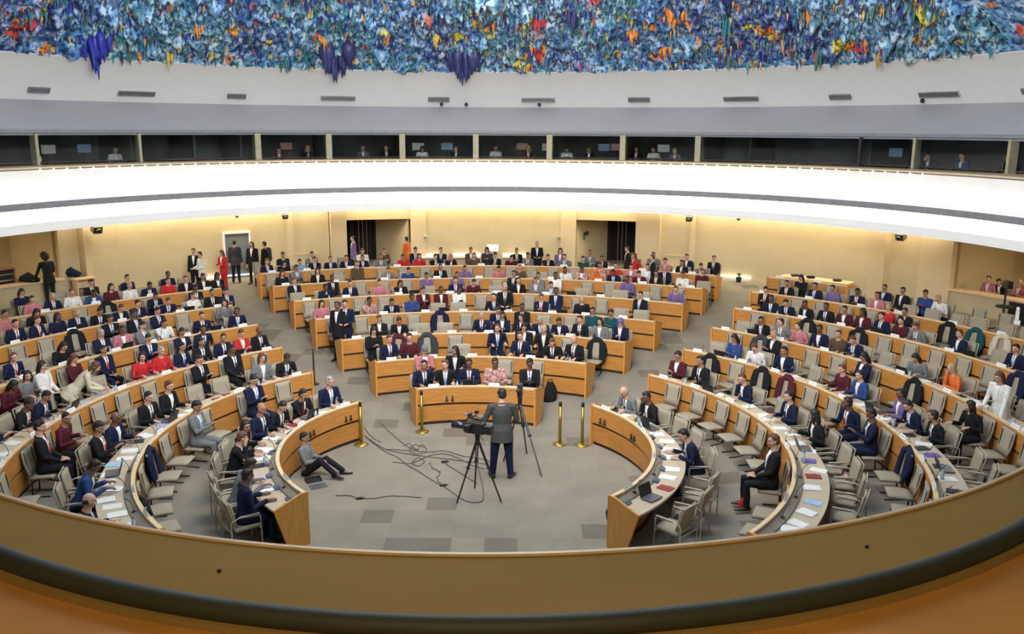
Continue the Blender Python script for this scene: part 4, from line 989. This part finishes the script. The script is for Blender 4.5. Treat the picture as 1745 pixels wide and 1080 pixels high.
for b in 'LCR':
    for i, (r, a0, a1) in enumerate(ROWS[b]):
        sgn = 1 if a1 > a0 else -1; arc = abs(a1-a0); A = lambda t: a0+sgn*t
        # name cards
        t = math.degrees(.45/r); n = 0
        if b == 'C': t += 0
        while t < arc-math.degrees(.2/r):
            p = on_desk(b, i, .012, A(t), .955)
            if vis(p):
                o = empty('name_card', p, face(p[0], p[1])+rnd.uniform(-.06, .06)); c_ = link('folded_card', CARD, o); pr = link('print', INK, o); pr.rotation_euler = (0, 0, PI)
                n += 1
                e = ordn(n-1); tag(o, 'white name card on the %s, %s from the %s' % (rowname(b, i), e, 'left' if b == 'C' else 'aisle'), 'name card', 'name cards on the desks')
            t += math.degrees((rnd.uniform(1.0, 1.75) if i < 4 else rnd.uniform(1.15, 1.9))/r)
        n = 0; t = math.degrees(.5/r)
        while t < arc-math.degrees(.25/r) and i < 4:
            p = on_desk(b, i, .115, A(t), .868)
            if vis(p):
                n += 1; o = empty('microphone', (p[0], p[1], p[2]), face(p[0], p[1])+PI); link('stalk', MIC, o); link('head', MICH, o)
                tag(o, 'thin black desk microphone on the %s, %s from the %s' % (rowname(b, i), ordn(n-1), 'left' if b == 'C' else 'aisle'), 'microphone', 'desk microphones')
            t += math.degrees(.92/r)
        # papers
        n = 0; t = math.degrees(.35/r); dens = 1.0 if (b in 'LR' and i < 4) else 1.6
        while t < arc-math.degrees(.25/r) and n < 60:
            k = rnd.choices(range(9), [4, 4, 3, 1.4, .6, 1.6, .7, 1.2, .5])[0]; p = on_desk(b, i, rnd.uniform(.31, .48), A(t), .800)
            if vis(p) and not (b == 'R' and i == 0 and t > 60 and rnd.random() < .6):
                n += 1; o = link('paper_stack', PAP[k]); o.location = p; o.rotation_euler = (0, 0, face(p[0], p[1])+rnd.uniform(-.35, .35))
                tag(o, '%s on the %s, %s from the %s' % (PNAME[k], rowname(b, i), ordn(n-1), 'left' if b == 'C' else 'aisle'), 'papers', 'papers on the desks')
            t += math.degrees(rnd.uniform(.27, .62)*dens/r)
        # laptops and bottles
        for kind in ('laptop', 'bottle'):
            n = 0; t = math.degrees(rnd.uniform(.8, 1.6)/r)
            while t < arc-math.degrees(.4/r):
                p = on_desk(b, i, .42 if kind == 'laptop' else .25, A(t), .80 if kind == 'bottle' else .817)
                if vis(p) and i < 5:
                    n += 1; o = empty(kind, p, face(p[0], p[1])+(rnd.uniform(-.2, .2) if kind == 'laptop' else 0))
                    if kind == 'laptop':
                        link('base', LAPB, o); q = link('lid', LAPS, o); q.location = (0, .115, .01); q.rotation_euler = (-.32, 0, 0)
                    else: link('body', BOT, o); link('cap', CAPM, o)
                    tag(o, '%s on the %s, %s from the %s' % ('open dark laptop' if kind == 'laptop' else 'small clear water bottle with blue cap', rowname(b, i), ordn(n-1), 'left' if b == 'C' else 'aisle'), kind, kind+'s on the desks')
                t += math.degrees(rnd.uniform(2.6, 5.5)/r)
# phones / headset consoles on the bare right front desk
CON = mesh_of(lambda bm: box(bm, (0, 0, 0), (.17, .11, .035), rot=(.30, 0, 0), bevel=.006), 'console_body', [mat('console_blue', (.10, .13, .19), .4)])
CONK = mesh_of(lambda bm: [box(bm, (x, -.01, .024), (.022, .022, .012), rot=(.3, 0, 0)) for x in (-.05, -.015, .02, .055)], 'console_keys', [M['steel']])
for b, n0 in (('R', 9), ('L', 9)):
    r, a0, a1 = ROWS[b][0]
    for k in range(n0):
        a = a0+(a1-a0)*(.16+.8*k/(n0-1)); p = on_desk(b, 0, .20, a, .825)
        o = empty('voting_console', p, face(p[0], p[1])); link('body', CON, o); link('buttons', CONK, o)
        tag(o, 'small dark console with keys on the front %s desk, %s from the aisle' % (BN[b], ordn(k)), 'console', 'consoles on the front desks')
# ================================================================== STANDING PEOPLE
def stand(feet, pose, rz, sc, label, **kw):
    p = onfloor(*feet) if len(feet) == 2 else feet
    return person(pose, p[0], p[1], p[2] if len(feet) == 3 else fz(p[0], p[1]), rz, scale=sc, label=label, **kw)
cam_pose = make_pose(False, lean=.06, headp=.30, heady=.12, wr=((.22, .30, 1.04), (-.32, .30, 1.10)), hd=((0, 1, -.3), (-.2, 1, 0)), legs=[((.09, 0, .93), (.12, .03, .50), (.15, -.02, .09), (.22, .12, .03)), ((-.09, 0, .93), (-.13, .03, .50), (-.16, .0, .09), (-.20, .15, .03))], voxel=.010)
op = stand((858, 813), cam_pose, .05, 1.06, 'person in grey blazer operating the video camera, seen from behind', col='e', hair='d', style='short', legc='n')
op.scale = (1.20, 1.1, 1.06)
for ch_ in op.children:
    if ch_.name.startswith('jacket'): ch_.material_slots[0].material = mat('blazer_grey', (.052, .053, .047), .85, noise_amt=.15, scale=30)
lean_pose = make_pose(False, lean=.75, headp=.1, wr=((.10, .62, .95), (-.15, .58, .92)))
STAND3 = make_pose(False, lean=.18, headp=.2, wr=((.16, .34, 1.0), (-.30, .40, .86)))
for px, hy, pose, rz, hd_, sc, lab, kw in [
    (329, 433, STAND[0], PI, 1.68, .92, 'person in dark coat standing behind the one in a white shirt by the left wall', dict(col='k')),
    (342, 439, STAND[1], 2.4, 1.66, .90, 'person in white shirt with shoulder strap standing by the left back wall', dict(col='w', legc='n')),
    (379, 440, STAND[1], 2.6, 1.55, .86, 'person in long red dress standing at the top of the left aisle', dict(col='r', legc='r', hair='r', style='long')),
    (398, 418, STAND[0], 0.2, 1.68, .93, 'person in dark grey suit standing before the grey door', dict(col='e')),
    (428, 421, STAND[0], 3.0, 1.66, .92, 'person with long dark hair in black beside the grey door', dict(col='k', style='long')),
    (450, 420, STAND[0], 1.3, 1.68, .93, 'person in black with a backpack, right of the grey door', dict(col='k', legc='m')),
    (692, 412, STAND[0], 1.0, 1.60, .88, 'person in orange top at the left entrance recess', dict(col='o', legc='m')),
    (914, 415, STAND[1], PI, 1.66, .93, 'person in dark suit standing at the centre back wall', dict(col='k', hair='g')),
    (1112, 437, STAND[0], 1.6, 1.66, .9, 'person in dark clothes standing by the right pilaster', dict(col='k')),
    (1069, 425, STAND[0], 1.6, 1.6, .9, 'person in dark coat inside the right entrance', dict(col='k')),
    (1081, 440, STAND[0], 1.6, 1.5, .85, 'person in bright red near the right entrance', dict(col='r', hair='r', style='long')),
    (601, 412, STAND[0], 2.0, 1.6, .9, 'person in purple before the dark left curtain', dict(col='l')),
    (575, 520, STAND[0], 2.8, 1.72, 1.0, 'tall person in dark suit standing at the left end of the fourth centre desk', dict(col='k', skin=2)),
    (588, 518, STAND[1], PI, 1.70, 1.0, 'person in navy suit with lilac tie standing beside the tall dark one', dict(col='n', tie='l')),
    (860, 487, STAND[1], PI, 1.70, 1.02, 'tall grey haired person in black suit standing behind the fifth centre desk', dict(col='k', hair='g', tie='e')),
    (1713, 632, STAND3, 2.0, 1.66, .98, 'person with long dark hair in white jacket standing between right desks', dict(col='w', hair='r', style='long', legc='k')),
    (121, 640, lean_pose, -1.2, 1.40, 1.0, 'person in long pale coat bending forward between left desks', dict(col='c', hair='r', style='long', legc='c')),
    (384, 487, STAND[0], PI, 1.2, .7, '', None)]:
    if kw is None: continue
    p = onfloor(px, hy, hd_*sc); person(pose, p[0], p[1], fz(p[0], p[1]), rz, scale=sc, label=lab, **kw)
    if px == 450:
        a = p; o = empty('backpack', (p[0]+.12, p[1]+.02, fz(*p[:2])+1.0), 1.3-PI/2); tag(o, 'dark backpack worn by the person right of the grey door', 'backpack')
        bm = bmesh.new(); tube(bm, [(0, 0, 0), (0, 0, .34)], [.14, .12], 12, flat=[(1, .7)]*2); build('pack', bm, cloth('e'), o, True)
        bm = bmesh.new(); box(bm, (0, -.1, .15), (.16, .04, .16), bevel=.02); build('pocket', bm, cloth('k'), o)
# person leaning on the left terrace ledge
q = onfloor(75, 478, 1.45); p = polar(18.0, -54.6, 0, YR)
person(STAND3, p[0], p[1], fz(p[0], p[1]), .9, 'k', 'd', 'afro', 2, 'y', None, None, .98, 'person with big curly hair leaning on the left terrace ledge')
# bag carried by the woman near the door
p = onfloor(437, 468, 0); 
o = empty('handbag', (p[0]-.1, p[1]+.0, fz(p[0], p[1])+.35), 0); tag(o, 'black handbag held beside the person in black by the door', 'handbag')
bm = bmesh.new(); box(bm, (0, 0, .1), (.26, .12, .2), bevel=.03); build('body', bm, M['dark'], o); bm = bmesh.new(); tube(bm, [(-.08, 0, .2), (-.05, 0, .34), (.05, 0, .34), (.08, 0, .2)], .008, 6); build('handle', bm, M['dark'], o)
# floor sitter with a laptop
fl_legs = [((.09, 0, .10), (.16, .36, .40), (.14, .66, .09), (.16, .80, .04)), ((-.09, 0, .10), (-.10, .38, .34), (-.16, .70, .08), (-.20, .84, .04))]
def floor_pose():
    global make_pose
    P = make_pose(True, lean=-.12, headp=.30, wr=((.08, .30, .78), (-.10, .32, .76)), legs=[((.09, 0, .50), (.16, .34, .82), (.14, .66, .52), (.16, .80, .46)), ((-.09, 0, .50), (-.10, .38, .76), (-.16, .72, .50), (-.20, .86, .45))])
    return P
FP = floor_pose()
# the seated pose keeps its hip at .52 m; lowered by .42 m it sits on the carpet
p = onfloor(528, 812); person(FP, p[0], p[1], -.40, -1.75, 'g', 'd', 'short', 3, 'g', None, 'k', .98, 'person in grey sitting on the floor against the left front desk')
p = onfloor(545, 832); o = empty('laptop', (p[0], p[1], 0), .5); link('base', LAPB, o); q = link('lid', LAPS, o); q.location = (0, .22, .006); q.rotation_euler = (-1.35, 0, 0)
tag(o, 'opened dark laptop lying on the carpet beside the floor sitter', 'laptop')
# ================================================================== TRIPODS AND CAMERA
def tripod(loc, feet, apex, label, head):
    o = empty('tripod', loc); tag(o, label, 'tripod'); L0 = Vector(loc)
    A_ = Vector(apex)-L0
    for f in feet:
        f = Vector(f)-L0; k = A_.lerp(f, .45)
        bm = bmesh.new(); d = (f-A_).normalized(); sx = d.cross(Vector((0, 0, 1))).normalized()*.018
        tube(bm, [A_+sx, k+sx], .014, 8); tube(bm, [A_-sx, k-sx], .014, 8); tube(bm, [k-d*.08, f], .017, 8); tube(bm, [k-sx*1.6, k+sx*1.6], .024, 8)
        l = build('leg', bm, M['dark'], o); bm = bmesh.new(); ell(bm, tuple(f+Vector((0, 0, .012))), (.024, .024, .014)); build('rubber_foot', bm, M['greyline'], l)
    bm = bmesh.new(); tube(bm, [A_-Vector((0, 0, .10)), A_+Vector((0, 0, .05))], .045, 12); build('bowl', bm, M['dark'], o)
    bm = bmesh.new(); box(bm, tuple(A_+Vector((0, 0, .09))), (.10, .12, .08), bevel=.01); build('pan_head', bm, M['dark'], o)
    if head: bm = bmesh.new(); tube(bm, [A_+Vector((.03, -.04, .07)), A_+Vector((.22, -.28, -.02))], .009, 8); build('pan_handle', bm, M['steel'], o)
    return o
f1, f2, f3 = onfloor(781, 860), onfloor(858, 857), onfloor(812, 832)
ax = Vector((sum(f[0] for f in (f1, f2, f3))/3, sum(f[1] for f in (f1, f2, f3))/3+.05, 1.22))
tripod((ax.x, ax.y, 0), (f1, f2, f3), ax, 'black tripod with three spread legs carrying the large video camera', True)
vc = empty('video_camera', (ax.x-.06, ax.y-.02, 1.34), 1.15, 1.15); tag(vc, 'large black shoulder video camera on the tripod left of its operator', 'video camera')
bm = bmesh.new(); box(bm, (0, -.02, .10), (.16, .34, .19), bevel=.015); box(bm, (.0, -.26, .09), (.12, .14, .14), bevel=.01); build('body', bm, M['dark'], vc)
bm = bmesh.new(); tube(bm, [(0, .15, .10), (0, .30, .10), (0, .40, .10)], [.055, .06, .075], 16, round_ends=False); build('lens', bm, mat('lens_black', (.02, .02, .03), .15), vc, True)
bm = bmesh.new(); tube(bm, [(0, -.12, .19), (0, -.10, .25), (0, .12, .25), (0, .16, .19)], .014, 8); build('handle', bm, M['dark'], vc)
bm = bmesh.new(); box(bm, (-.17, .04, .14), (.14, .10, .10), bevel=.01); tube(bm, [(-.1, .04, .15), (0, .04, .17)], .012, 8); build('viewfinder', bm, M['dark'], vc)
bm = bmesh.new(); tube(bm, [(.10, -.1, .26), (.10, .22, .27)], .02, 10); build('microphone', bm, M['greyline'], vc)
bm = bmesh.new(); box(bm, (-.06, .05, .33), (.09, .05, .06), bevel=.008); box(bm, (.09, .0, .34), (.06, .06, .05), bevel=.006); box(bm, (0, .03, .28), (.2, .02, .02)); build('accessories', bm, M['dark'], vc)
g1, g2 = onfloor(926, 812), onfloor(900, 772); g3 = onfloor(880, 775)
ax2 = Vector((1.05, 18.05, 1.35))
tripod((ax2.x, ax2.y, 0), (g1, g2, (ax2.x-.35, ax2.y+.05, 0)), ax2, 'slimmer black tripod standing at the right of the camera operator', False)
sc = empty('small_camera', (ax2.x, ax2.y, 1.47), 2.9); tag(sc, 'small upright dark camera on the slimmer tripod', 'camera')
bm = bmesh.new(); box(bm, (0, 0, .16), (.10, .16, .30), bevel=.02); build('body', bm, mat('camera_blue_black', (.02, .025, .06), .35), sc)
bm = bmesh.new(); tube(bm, [(0, .08, .2), (0, .18, .2)], .045, 14); build('lens', bm, M['dark'], sc)
# ================================================================== STANCHIONS, CABLES, BAGS
for (px, py), lab, in (((618, 760), 'brass barrier post at the corner of the left front desk'), ((721, 737), 'brass barrier post before the left end of the front centre desk'), ((956, 756), 'brass barrier post, left one of the pair near the right desk'), ((994, 757), 'brass barrier post touching the corner of the right front desk')):
    p = onfloor(px, py); o = empty('barrier_post', (p[0], p[1], 0)); tag(o, lab, 'barrier post', 'brass barrier posts')
    bm = bmesh.new(); tube(bm, [(0, 0, 0), (0, 0, .012), (0, 0, .03), (0, 0, .05)], [.165, .165, .12, .04], 24, round_ends=False); build('base', bm, M['brass'], o, True)
    bm = bmesh.new(); tube(bm, [(0, 0, .03), (0, 0, .93)], .036, 16, round_ends=False); build('post', bm, M['brass'], o, True)
    bm = bmesh.new(); tube(bm, [(0, 0, .92), (0, 0, 1.0)], .038, 16); build('belt_head', bm, M['dark'], o, True)
p = onfloor(537, 658); o = empty('barrier_post', (p[0], p[1], fz(p[0], p[1]))); tag(o, 'plain dark post standing at the aisle end of the second left desk', 'barrier post')
bm = bmesh.new(); tube(bm, [(0, 0, 0), (0, 0, .02)], .13, 20, round_ends=False); build('base', bm, M['rail'], o); bm = bmesh.new(); tube(bm, [(0, 0, .02), (0, 0, .98)], .026, 12); build('post', bm, M['rail'], o, True)
cabm = mat('cable_rubber', (.085, .075, .062), .6)
def cable(pts, lab, r=.0085, seed=0, wob=.03):
    rr = random.Random(seed); P = [Vector(onfloor(*q)) for q in pts]; out = []
    for i in range(len(P)-1):
        p0 = P[max(0, i-1)]; p1 = P[i]; p2 = P[i+1]; p3 = P[min(len(P)-1, i+2)]
        for k in range(8):
            t = k/8; v = .5*((2*p1)+(p2-p0)*t+(2*p0-5*p1+4*p2-p3)*t*t+(3*p1-p0-3*p2+p3)*t**3)
            out.append(Vector((v.x+rr.uniform(-1, 1)*wob*.4, v.y+rr.uniform(-1, 1)*wob*.4, r+.004)))
    out.append(Vector((P[-1].x, P[-1].y, r+.004)))
    bm = bmesh.new(); tube(bm, out, r, 6); o = build('cable', bm, cabm, smooth=True); tag(o, lab, 'cable', 'cables on the open floor'); return o
cable([(630, 692), (640, 710), (662, 735), (688, 757), (700, 765), (715, 770)], 'thin cable running straight from the left desk to the cable tangle')
cable([(624, 745), (640, 757), (660, 768), (690, 775), (730, 780), (775, 785), (830, 792)], 'cable leaving the left brass post towards the operator', seed=1)
cable([(622, 730), (636, 748), (652, 756)], 'short stray cable beside the left brass post', seed=2)
cable([(626, 748), (655, 770), (680, 782), (700, 797), (720, 808), (742, 822), (758, 830), (780, 845), (800, 856), (822, 856), (827, 845), (822, 815), (815, 790)], 'longest cable, looping round under the big tripod', seed=3)
cable([(660, 768), (700, 770), (735, 772), (760, 770), (790, 778), (828, 784), (840, 790)], 'cable crossing the tangle near its top', seed=4)
cable([(672, 790), (700, 792), (718, 786), (735, 778), (760, 775), (785, 783), (810, 795), (828, 800)], 'cable winding through the middle of the tangle', seed=5)
cable([(735, 790), (740, 800), (752, 806), (748, 818), (758, 828)], 'short wriggling cable below the tangle', seed=6, wob=.06)
cable([(760, 790), (775, 800), (795, 812), (815, 825)], 'cable from the tangle towards the big tripod', seed=7)
cable([(690, 762), (700, 758), (712, 768), (722, 760), (730, 770), (715, 776), (700, 770), (708, 760), (726, 764)], 'small dense coil of cable at the top of the tangle', seed=8, r=.008)
cable([(705, 790), (715, 782), (726, 788), (716, 796), (704, 792)], 'small cable loop at the left of the tangle', seed=9)
cable([(575, 848), (600, 848), (612, 852), (640, 852), (665, 848), (690, 848), (720, 850)], 'long cable lying towards the laptop on the carpet', seed=10)
for (px, py), lab in (((616, 853), 'black power adapter on the long laptop cable'), ((758, 829), 'black connector on the longest floor cable'), ((760, 789), 'black connector in the middle of the tangle')):
    p = onfloor(px, py); o = empty('adapter', (p[0], p[1], 0), .3); tag(o, lab, 'adapter'); bm = bmesh.new(); box(bm, (0, 0, .02), (.14, .06, .04), bevel=.01); build('case', bm, M['dark'], o)
    bm = bmesh.new(); tube(bm, [(.07, 0, .02), (.11, 0, .018)], .008, 8); build('strain_relief', bm, M['dark'], o)
def bag(px, py, s, col, lab, zz=None):
    p = onfloor(px, py); o = empty('bag', (p[0], p[1], fz(p[0], p[1]) if zz is None else zz), .4, s); tag(o, lab, 'bag')
    bm = bmesh.new(); tube(bm, [(0, 0, .04), (0, 0, .2), (0, 0, .36)], [.17, .19, .12], 14, flat=[(1, .7)]*3)
    for v in bm.verts: v.co += Vector(noise.noise_vector(v.co*7))*.03; v.co.z = max(0, v.co.z)
    build('body', bm, cloth(col), o, True); bm = bmesh.new(); tube(bm, [(-.08, 0, .36), (-.05, 0, .5), (.05, 0, .5), (.08, 0, .36)], .012, 8); build('strap', bm, M['dark'], o)
bag(938, 682, 1.15, 'k', 'round black bag on the floor right of the front centre desk')
bag(1046, 882, .7, 'k', 'small black bag at the foot of the right front desk')
bag(1680, 842, .9, 't', 'bag in teal and black between right desks near the ledge')
bag(1268, 862, .5, 'r', 'dark red bag on the floor beside the large person in black')
bag(170, 655, .9, 'r', 'bright red bag on a chair in the left block')
bag(1440, 845, 1.2, 'f', 'red patterned bag beside the chairs of the right block')
bag(592, 612, .6, 'k', 'black bag by the left end of the third centre desk')
# ================================================================== SIDE TERRACE, TABLE, STAND
p1 = polar(17.5, 38.6, 0, YR); p2 = polar(17.6, 47.0, 0, YR); c = ((p1[0]+p2[0])/2, (p1[1]+p2[1])/2); ln = math.dist(p1[:2], p2[:2]); an = math.atan2(p2[1]-p1[1], p2[0]-p1[0]); zf = fz(*c)
o = empty('side_table', (c[0], c[1], zf), an); tag(o, 'long pale table with dark legs before the right back wall', 'table')
bm = bmesh.new(); box(bm, (0, 0, .62), (ln, .7, .04), bevel=.008); build('tabletop', bm, M['rim'], o)
for x in (-ln/2+.2, ln/2-.2, 0.1):
    for y in (-.28, .28): bm = bmesh.new(); box(bm, (x, y, .30), (.06, .05, .60)); build('leg', bm, M['dark'], o)
for k, (x, col) in enumerate(((-ln/2+.5, 'e'), (-.2, 'k'), (ln*.3, 'e'))):
    bm = bmesh.new(); box(bm, (0, 0, .04), (.26, .2, .08), bevel=.02); q = build('folded_cloth', bm, cloth(col)); q.location = (c[0]+x*math.cos(an), c[1]+x*math.sin(an), zf+.64); tag(q, '%s folded cloth on the long pale table, %s' % (CLOTH[col][0], ('at its left end', 'in its middle', 'towards its right end')[k]), 'cloth')
for (px, py), lab in (((1306, 462), 'small dark plant pot at the foot of the right back wall'),):
    q = polar(18.2, 32.4, 0, YR); o = empty('potted_plant', (q[0], q[1], fz(q[0], q[1]))); tag(o, lab, 'plant')
    bm = bmesh.new(); tube(bm, [(0, 0, 0), (0, 0, .2)], [.09, .12], 12, round_ends=False); build('pot', bm, M['dark'], o)
    bm = bmesh.new(); rr = random.Random(4)
    for k in range(18):
        a = rr.uniform(0, 6.3); l = rr.uniform(.1, .2); tube(bm, [(0, 0, .2), (l*.5*math.cos(a), l*.5*math.sin(a), .34), (l*math.cos(a), l*math.sin(a), .33)], [.012, .022, .004], 5, flat=[(1, .3)]*3)
    build('foliage', bm, mat('plant_leaf', (.05, .10, .03), .6), o)
# speaker stand on the right
p = onfloor(1706, 556); zf = fz(p[0], p[1]); o = empty('camera_stand', (p[0], p[1], zf)); tag(o, 'tall dark stand with a camera before the right terrace', 'stand')
bm = bmesh.new(); tube(bm, [(0, 0, .05), (0, 0, 1.35)], .03, 10); build('column', bm, M['dark'], o)
bm = bmesh.new(); tube(bm, [(0, 0, .75), (0, 0, .79)], .24, 18, round_ends=False); build('tray', bm, M['dark'], o)
bm = bmesh.new()
for k in range(3): a = k*2.09+.5; tube(bm, [(0, 0, .12), (.42*math.cos(a), .42*math.sin(a), .03)], .025, 8); ell(bm, (.42*math.cos(a), .42*math.sin(a), .035), (.05, .05, .035))
build('foot', bm, M['dark'], o)
bm = bmesh.new(); box(bm, (0, -.05, 1.45), (.16, .34, .22), bevel=.02); tube(bm, [(0, .1, 1.45), (0, .26, 1.45)], .06, 12); build('camera_head', bm, M['dark'], o)
q = polar(18.45, 64.0, 1.45, YR); o = empty('wall_monitor', q, -R_(64.0)); tag(o, 'upright black monitor with a pale figure on the right terrace wall', 'monitor')
bm = bmesh.new(); box(bm, (0, 0, 0), (.62, .06, .84), bevel=.01); build('frame', bm, M['dark'], o)
bm = bmesh.new(); box(bm, (.02, -.034, .05), (.12, .01, .28)); box(bm, (.04, -.034, -.2), (.2, .01, .2)); ell(bm, (.02, -.032, .25), (.06, .01, .07)); build('screen_figure', bm, mat('screen_pale', (.4, .4, .4), .5, emit=(.7, .7, .68), estr=.5), o)
# terrace people and equipment
for k, (a, rr_, col, hr, st_, lab) in enumerate([(58.9, 19.5, 'p', 'r', 'short', 'person with pale top seated at the left end of the right terrace'), (59.9, 19.7, 'k', 'd', 'short', 'person in black behind the right terrace ledge, left of the curtain end'), (61.9, 19.5, 'p', 'f', 'long', 'fair haired person in pink behind the right terrace ledge'), (65.3, 19.6, 'k', 'd', 'short', 'person in black at the far right of the terrace')]):
    x, y, _ = polar(rr_, a, 0, YR); person(POSES[(0, 1, 5, 0)[k]], x, y, 1.3-.1, math.atan2(x, -(y-YR)), col, hr, st_, 1, 'w', None, None, .9, lab)
    o = empty('stool', (x, y, 1.3), 0); tag(o, 'low dark stool under %s' % ('the person with pale top', 'the person in black near the curtain', 'the fair haired person in pink', 'the person at the far right')[k]+' on the terrace', 'stool', 'terrace stools')
    bm = bmesh.new(); tube(bm, [(0, 0, .26), (0, 0, .30)], .17, 16, round_ends=False); build('seat', bm, M['dark'], o); bm = bmesh.new(); tube(bm, [(0, 0, 0), (0, 0, .26)], .03, 8); build('column', bm, M['steel'], o)
x, y, _ = polar(20.4, 63.2, 0, YR); person(STAND[1], x, y, 1.3, math.atan2(x, -(y-YR)), 'u', 'r', 'long', 1, 'u', None, None, .95, 'person with long hair standing at a camera on the right terrace')
x, y, _ = polar(19.6, 63.4, 0, YR); o = empty('television_camera', (x, y, 1.3), math.atan2(x, -(y-YR))); tag(o, 'dark broadcast camera on a pedestal on the right terrace', 'video camera')
bm = bmesh.new(); box(bm, (0, 0, 1.1), (.26, .42, .26), bevel=.02); build('body', bm, M['dark'], o); bm = bmesh.new(); tube(bm, [(0, .2, 1.1), (0, .42, 1.1)], .08, 14); build('lens', bm, M['dark'], o)
bm = bmesh.new(); tube(bm, [(0, 0, .02), (0, 0, .98)], [.1, .05], 12); build('pedestal', bm, M['steel'], o); bm = bmesh.new(); tube(bm, [(-.1, -.2, 1.05), (-.2, -.5, .95)], .012, 8); build('pan_bar', bm, M['dark'], o)
# left terrace: rack of trays, cases
x, y, _ = polar(19.3, -58.2, 0, YR); o = empty('storage_rack', (x, y, 1.3), R_(58)); tag(o, 'rack of stacked trays standing behind the left terrace ledge', 'rack')
bm = bmesh.new(); box(bm, (-.62, 0, .55), (.04, .5, 1.1)); box(bm, (.62, 0, .55), (.04, .5, 1.1)); box(bm, (0, 0, 1.12), (1.3, .52, .05)); build('cabinet', bm, mat('rack_wood', (.28, .14, .08), .5), o)
for k in range(5):
    bm = bmesh.new(); box(bm, (0, 0, .14+.2*k), (1.18, .46, .05)); build('tray', bm, M['steel'], o)
    bm = bmesh.new(); box(bm, (-.3, -.02, .23+.2*k), (.5, .4, .11)); box(bm, (.32, -.02, .22+.2*k), (.45, .4, .09)); build('contents', bm, M['dark'], o)
for a, w_, zz in ((-55.6, 'left', 1.95), (-51.2, 'right', 1.95)):
    x, y, _ = polar(18.7, a, 0, YR); o = empty('bag', (x, y, zz), 0); tag(o, 'dark soft bag lying on the left terrace ledge, the %s one' % w_, 'bag')
    bm = bmesh.new(); tube(bm, [(-.25, 0, .1), (0, 0, .16), (.28, 0, .08)], [.1, .17, .09], 12)
    for v in bm.verts: v.co += Vector(noise.noise_vector(v.co*6+Vector((a, 0, 0))))*.04; v.co.z = max(0, v.co.z)
    build('body', bm, cloth('k' if w_ == 'left' else 'n'), o, True); bm = bmesh.new(); tube(bm, [(-.1, 0, .22), (0, .05, .34), (.1, 0, .22)], .012, 6); build('strap', bm, M['dark'], o)
x, y, _ = polar(18.2, -50.6, 0, YR); zf = fz(x, y); o = empty('side_cabinet', (x, y, zf), R_(50.6)); tag(o, 'small pale cabinet with dark opening in the left corner', 'cabinet')
bm = bmesh.new(); box(bm, (-.3, 0, .35), (.04, .4, .7)); box(bm, (.3, 0, .35), (.04, .4, .7)); box(bm, (0, 0, .70), (.7, .42, .04)); box(bm, (0, .18, .35), (.6, .03, .66)); build('carcass', bm, M['rim'], o)
bm = bmesh.new(); box(bm, (0, .02, .22), (.5, .3, .25), bevel=.01); build('drawer_box', bm, M['groove'], o)
# people behind the gallery windows
for k, (px, col, hr) in enumerate([(60, 'k', 'd'), (190, 'w', 'd'), (470, 'u', 'd'), (520, 'k', 'f'), (615, 'g', 'd'), (655, 'n', 'd'), (716, 'w', 'd'), (774, 'k', 'd'), (842, 'w', 'd'), (898, 'u', 'f'), (964, 'w', 'd'), (1002, 'k', 'd'), (1082, 'k', 'd'), (1112, 'w', 'd'), (1150, 'l', 'f'), (1585, 'k', 'd'), (1640, 'b', 'd'), (1722, 'k', 'd')]):
    d = ray(px, 262); rr_ = 16.1; a_ = d[0]**2+d[1]**2; b_ = 2*(CX*d[0]-YR*d[1]); c_ = CX**2+YR**2-rr_*rr_; kk = (-b_+math.sqrt(b_*b_-4*a_*c_))/2/a_
    x, y = CX+d[0]*kk, d[1]*kk
    person(POSES[(0, 4, 1, 2)[k % 4]], x, y, 5.45-.20, math.atan2(x, -(y-YR)), col, hr, 'short' if k % 3 else 'long', 1, 'w', None, None, .9, 'interpreter in %s seated behind the gallery windows, %s from the left' % (CLOTH[col][0], ordn(k)), 'people behind the gallery windows')
    o = empty('stool', (x, y, 5.45), 0); tag(o, 'stool of the person behind the gallery windows, %s from the left' % ordn(k), 'stool', 'booth stools')
    bm = bmesh.new(); tube(bm, [(0, 0, .16), (0, 0, .2)], .17, 12, round_ends=False); build('seat', bm, M['dark'], o); bm = bmesh.new(); tube(bm, [(0, 0, 0), (0, 0, .16)], .04, 8); build('column', bm, M['steel'], o)
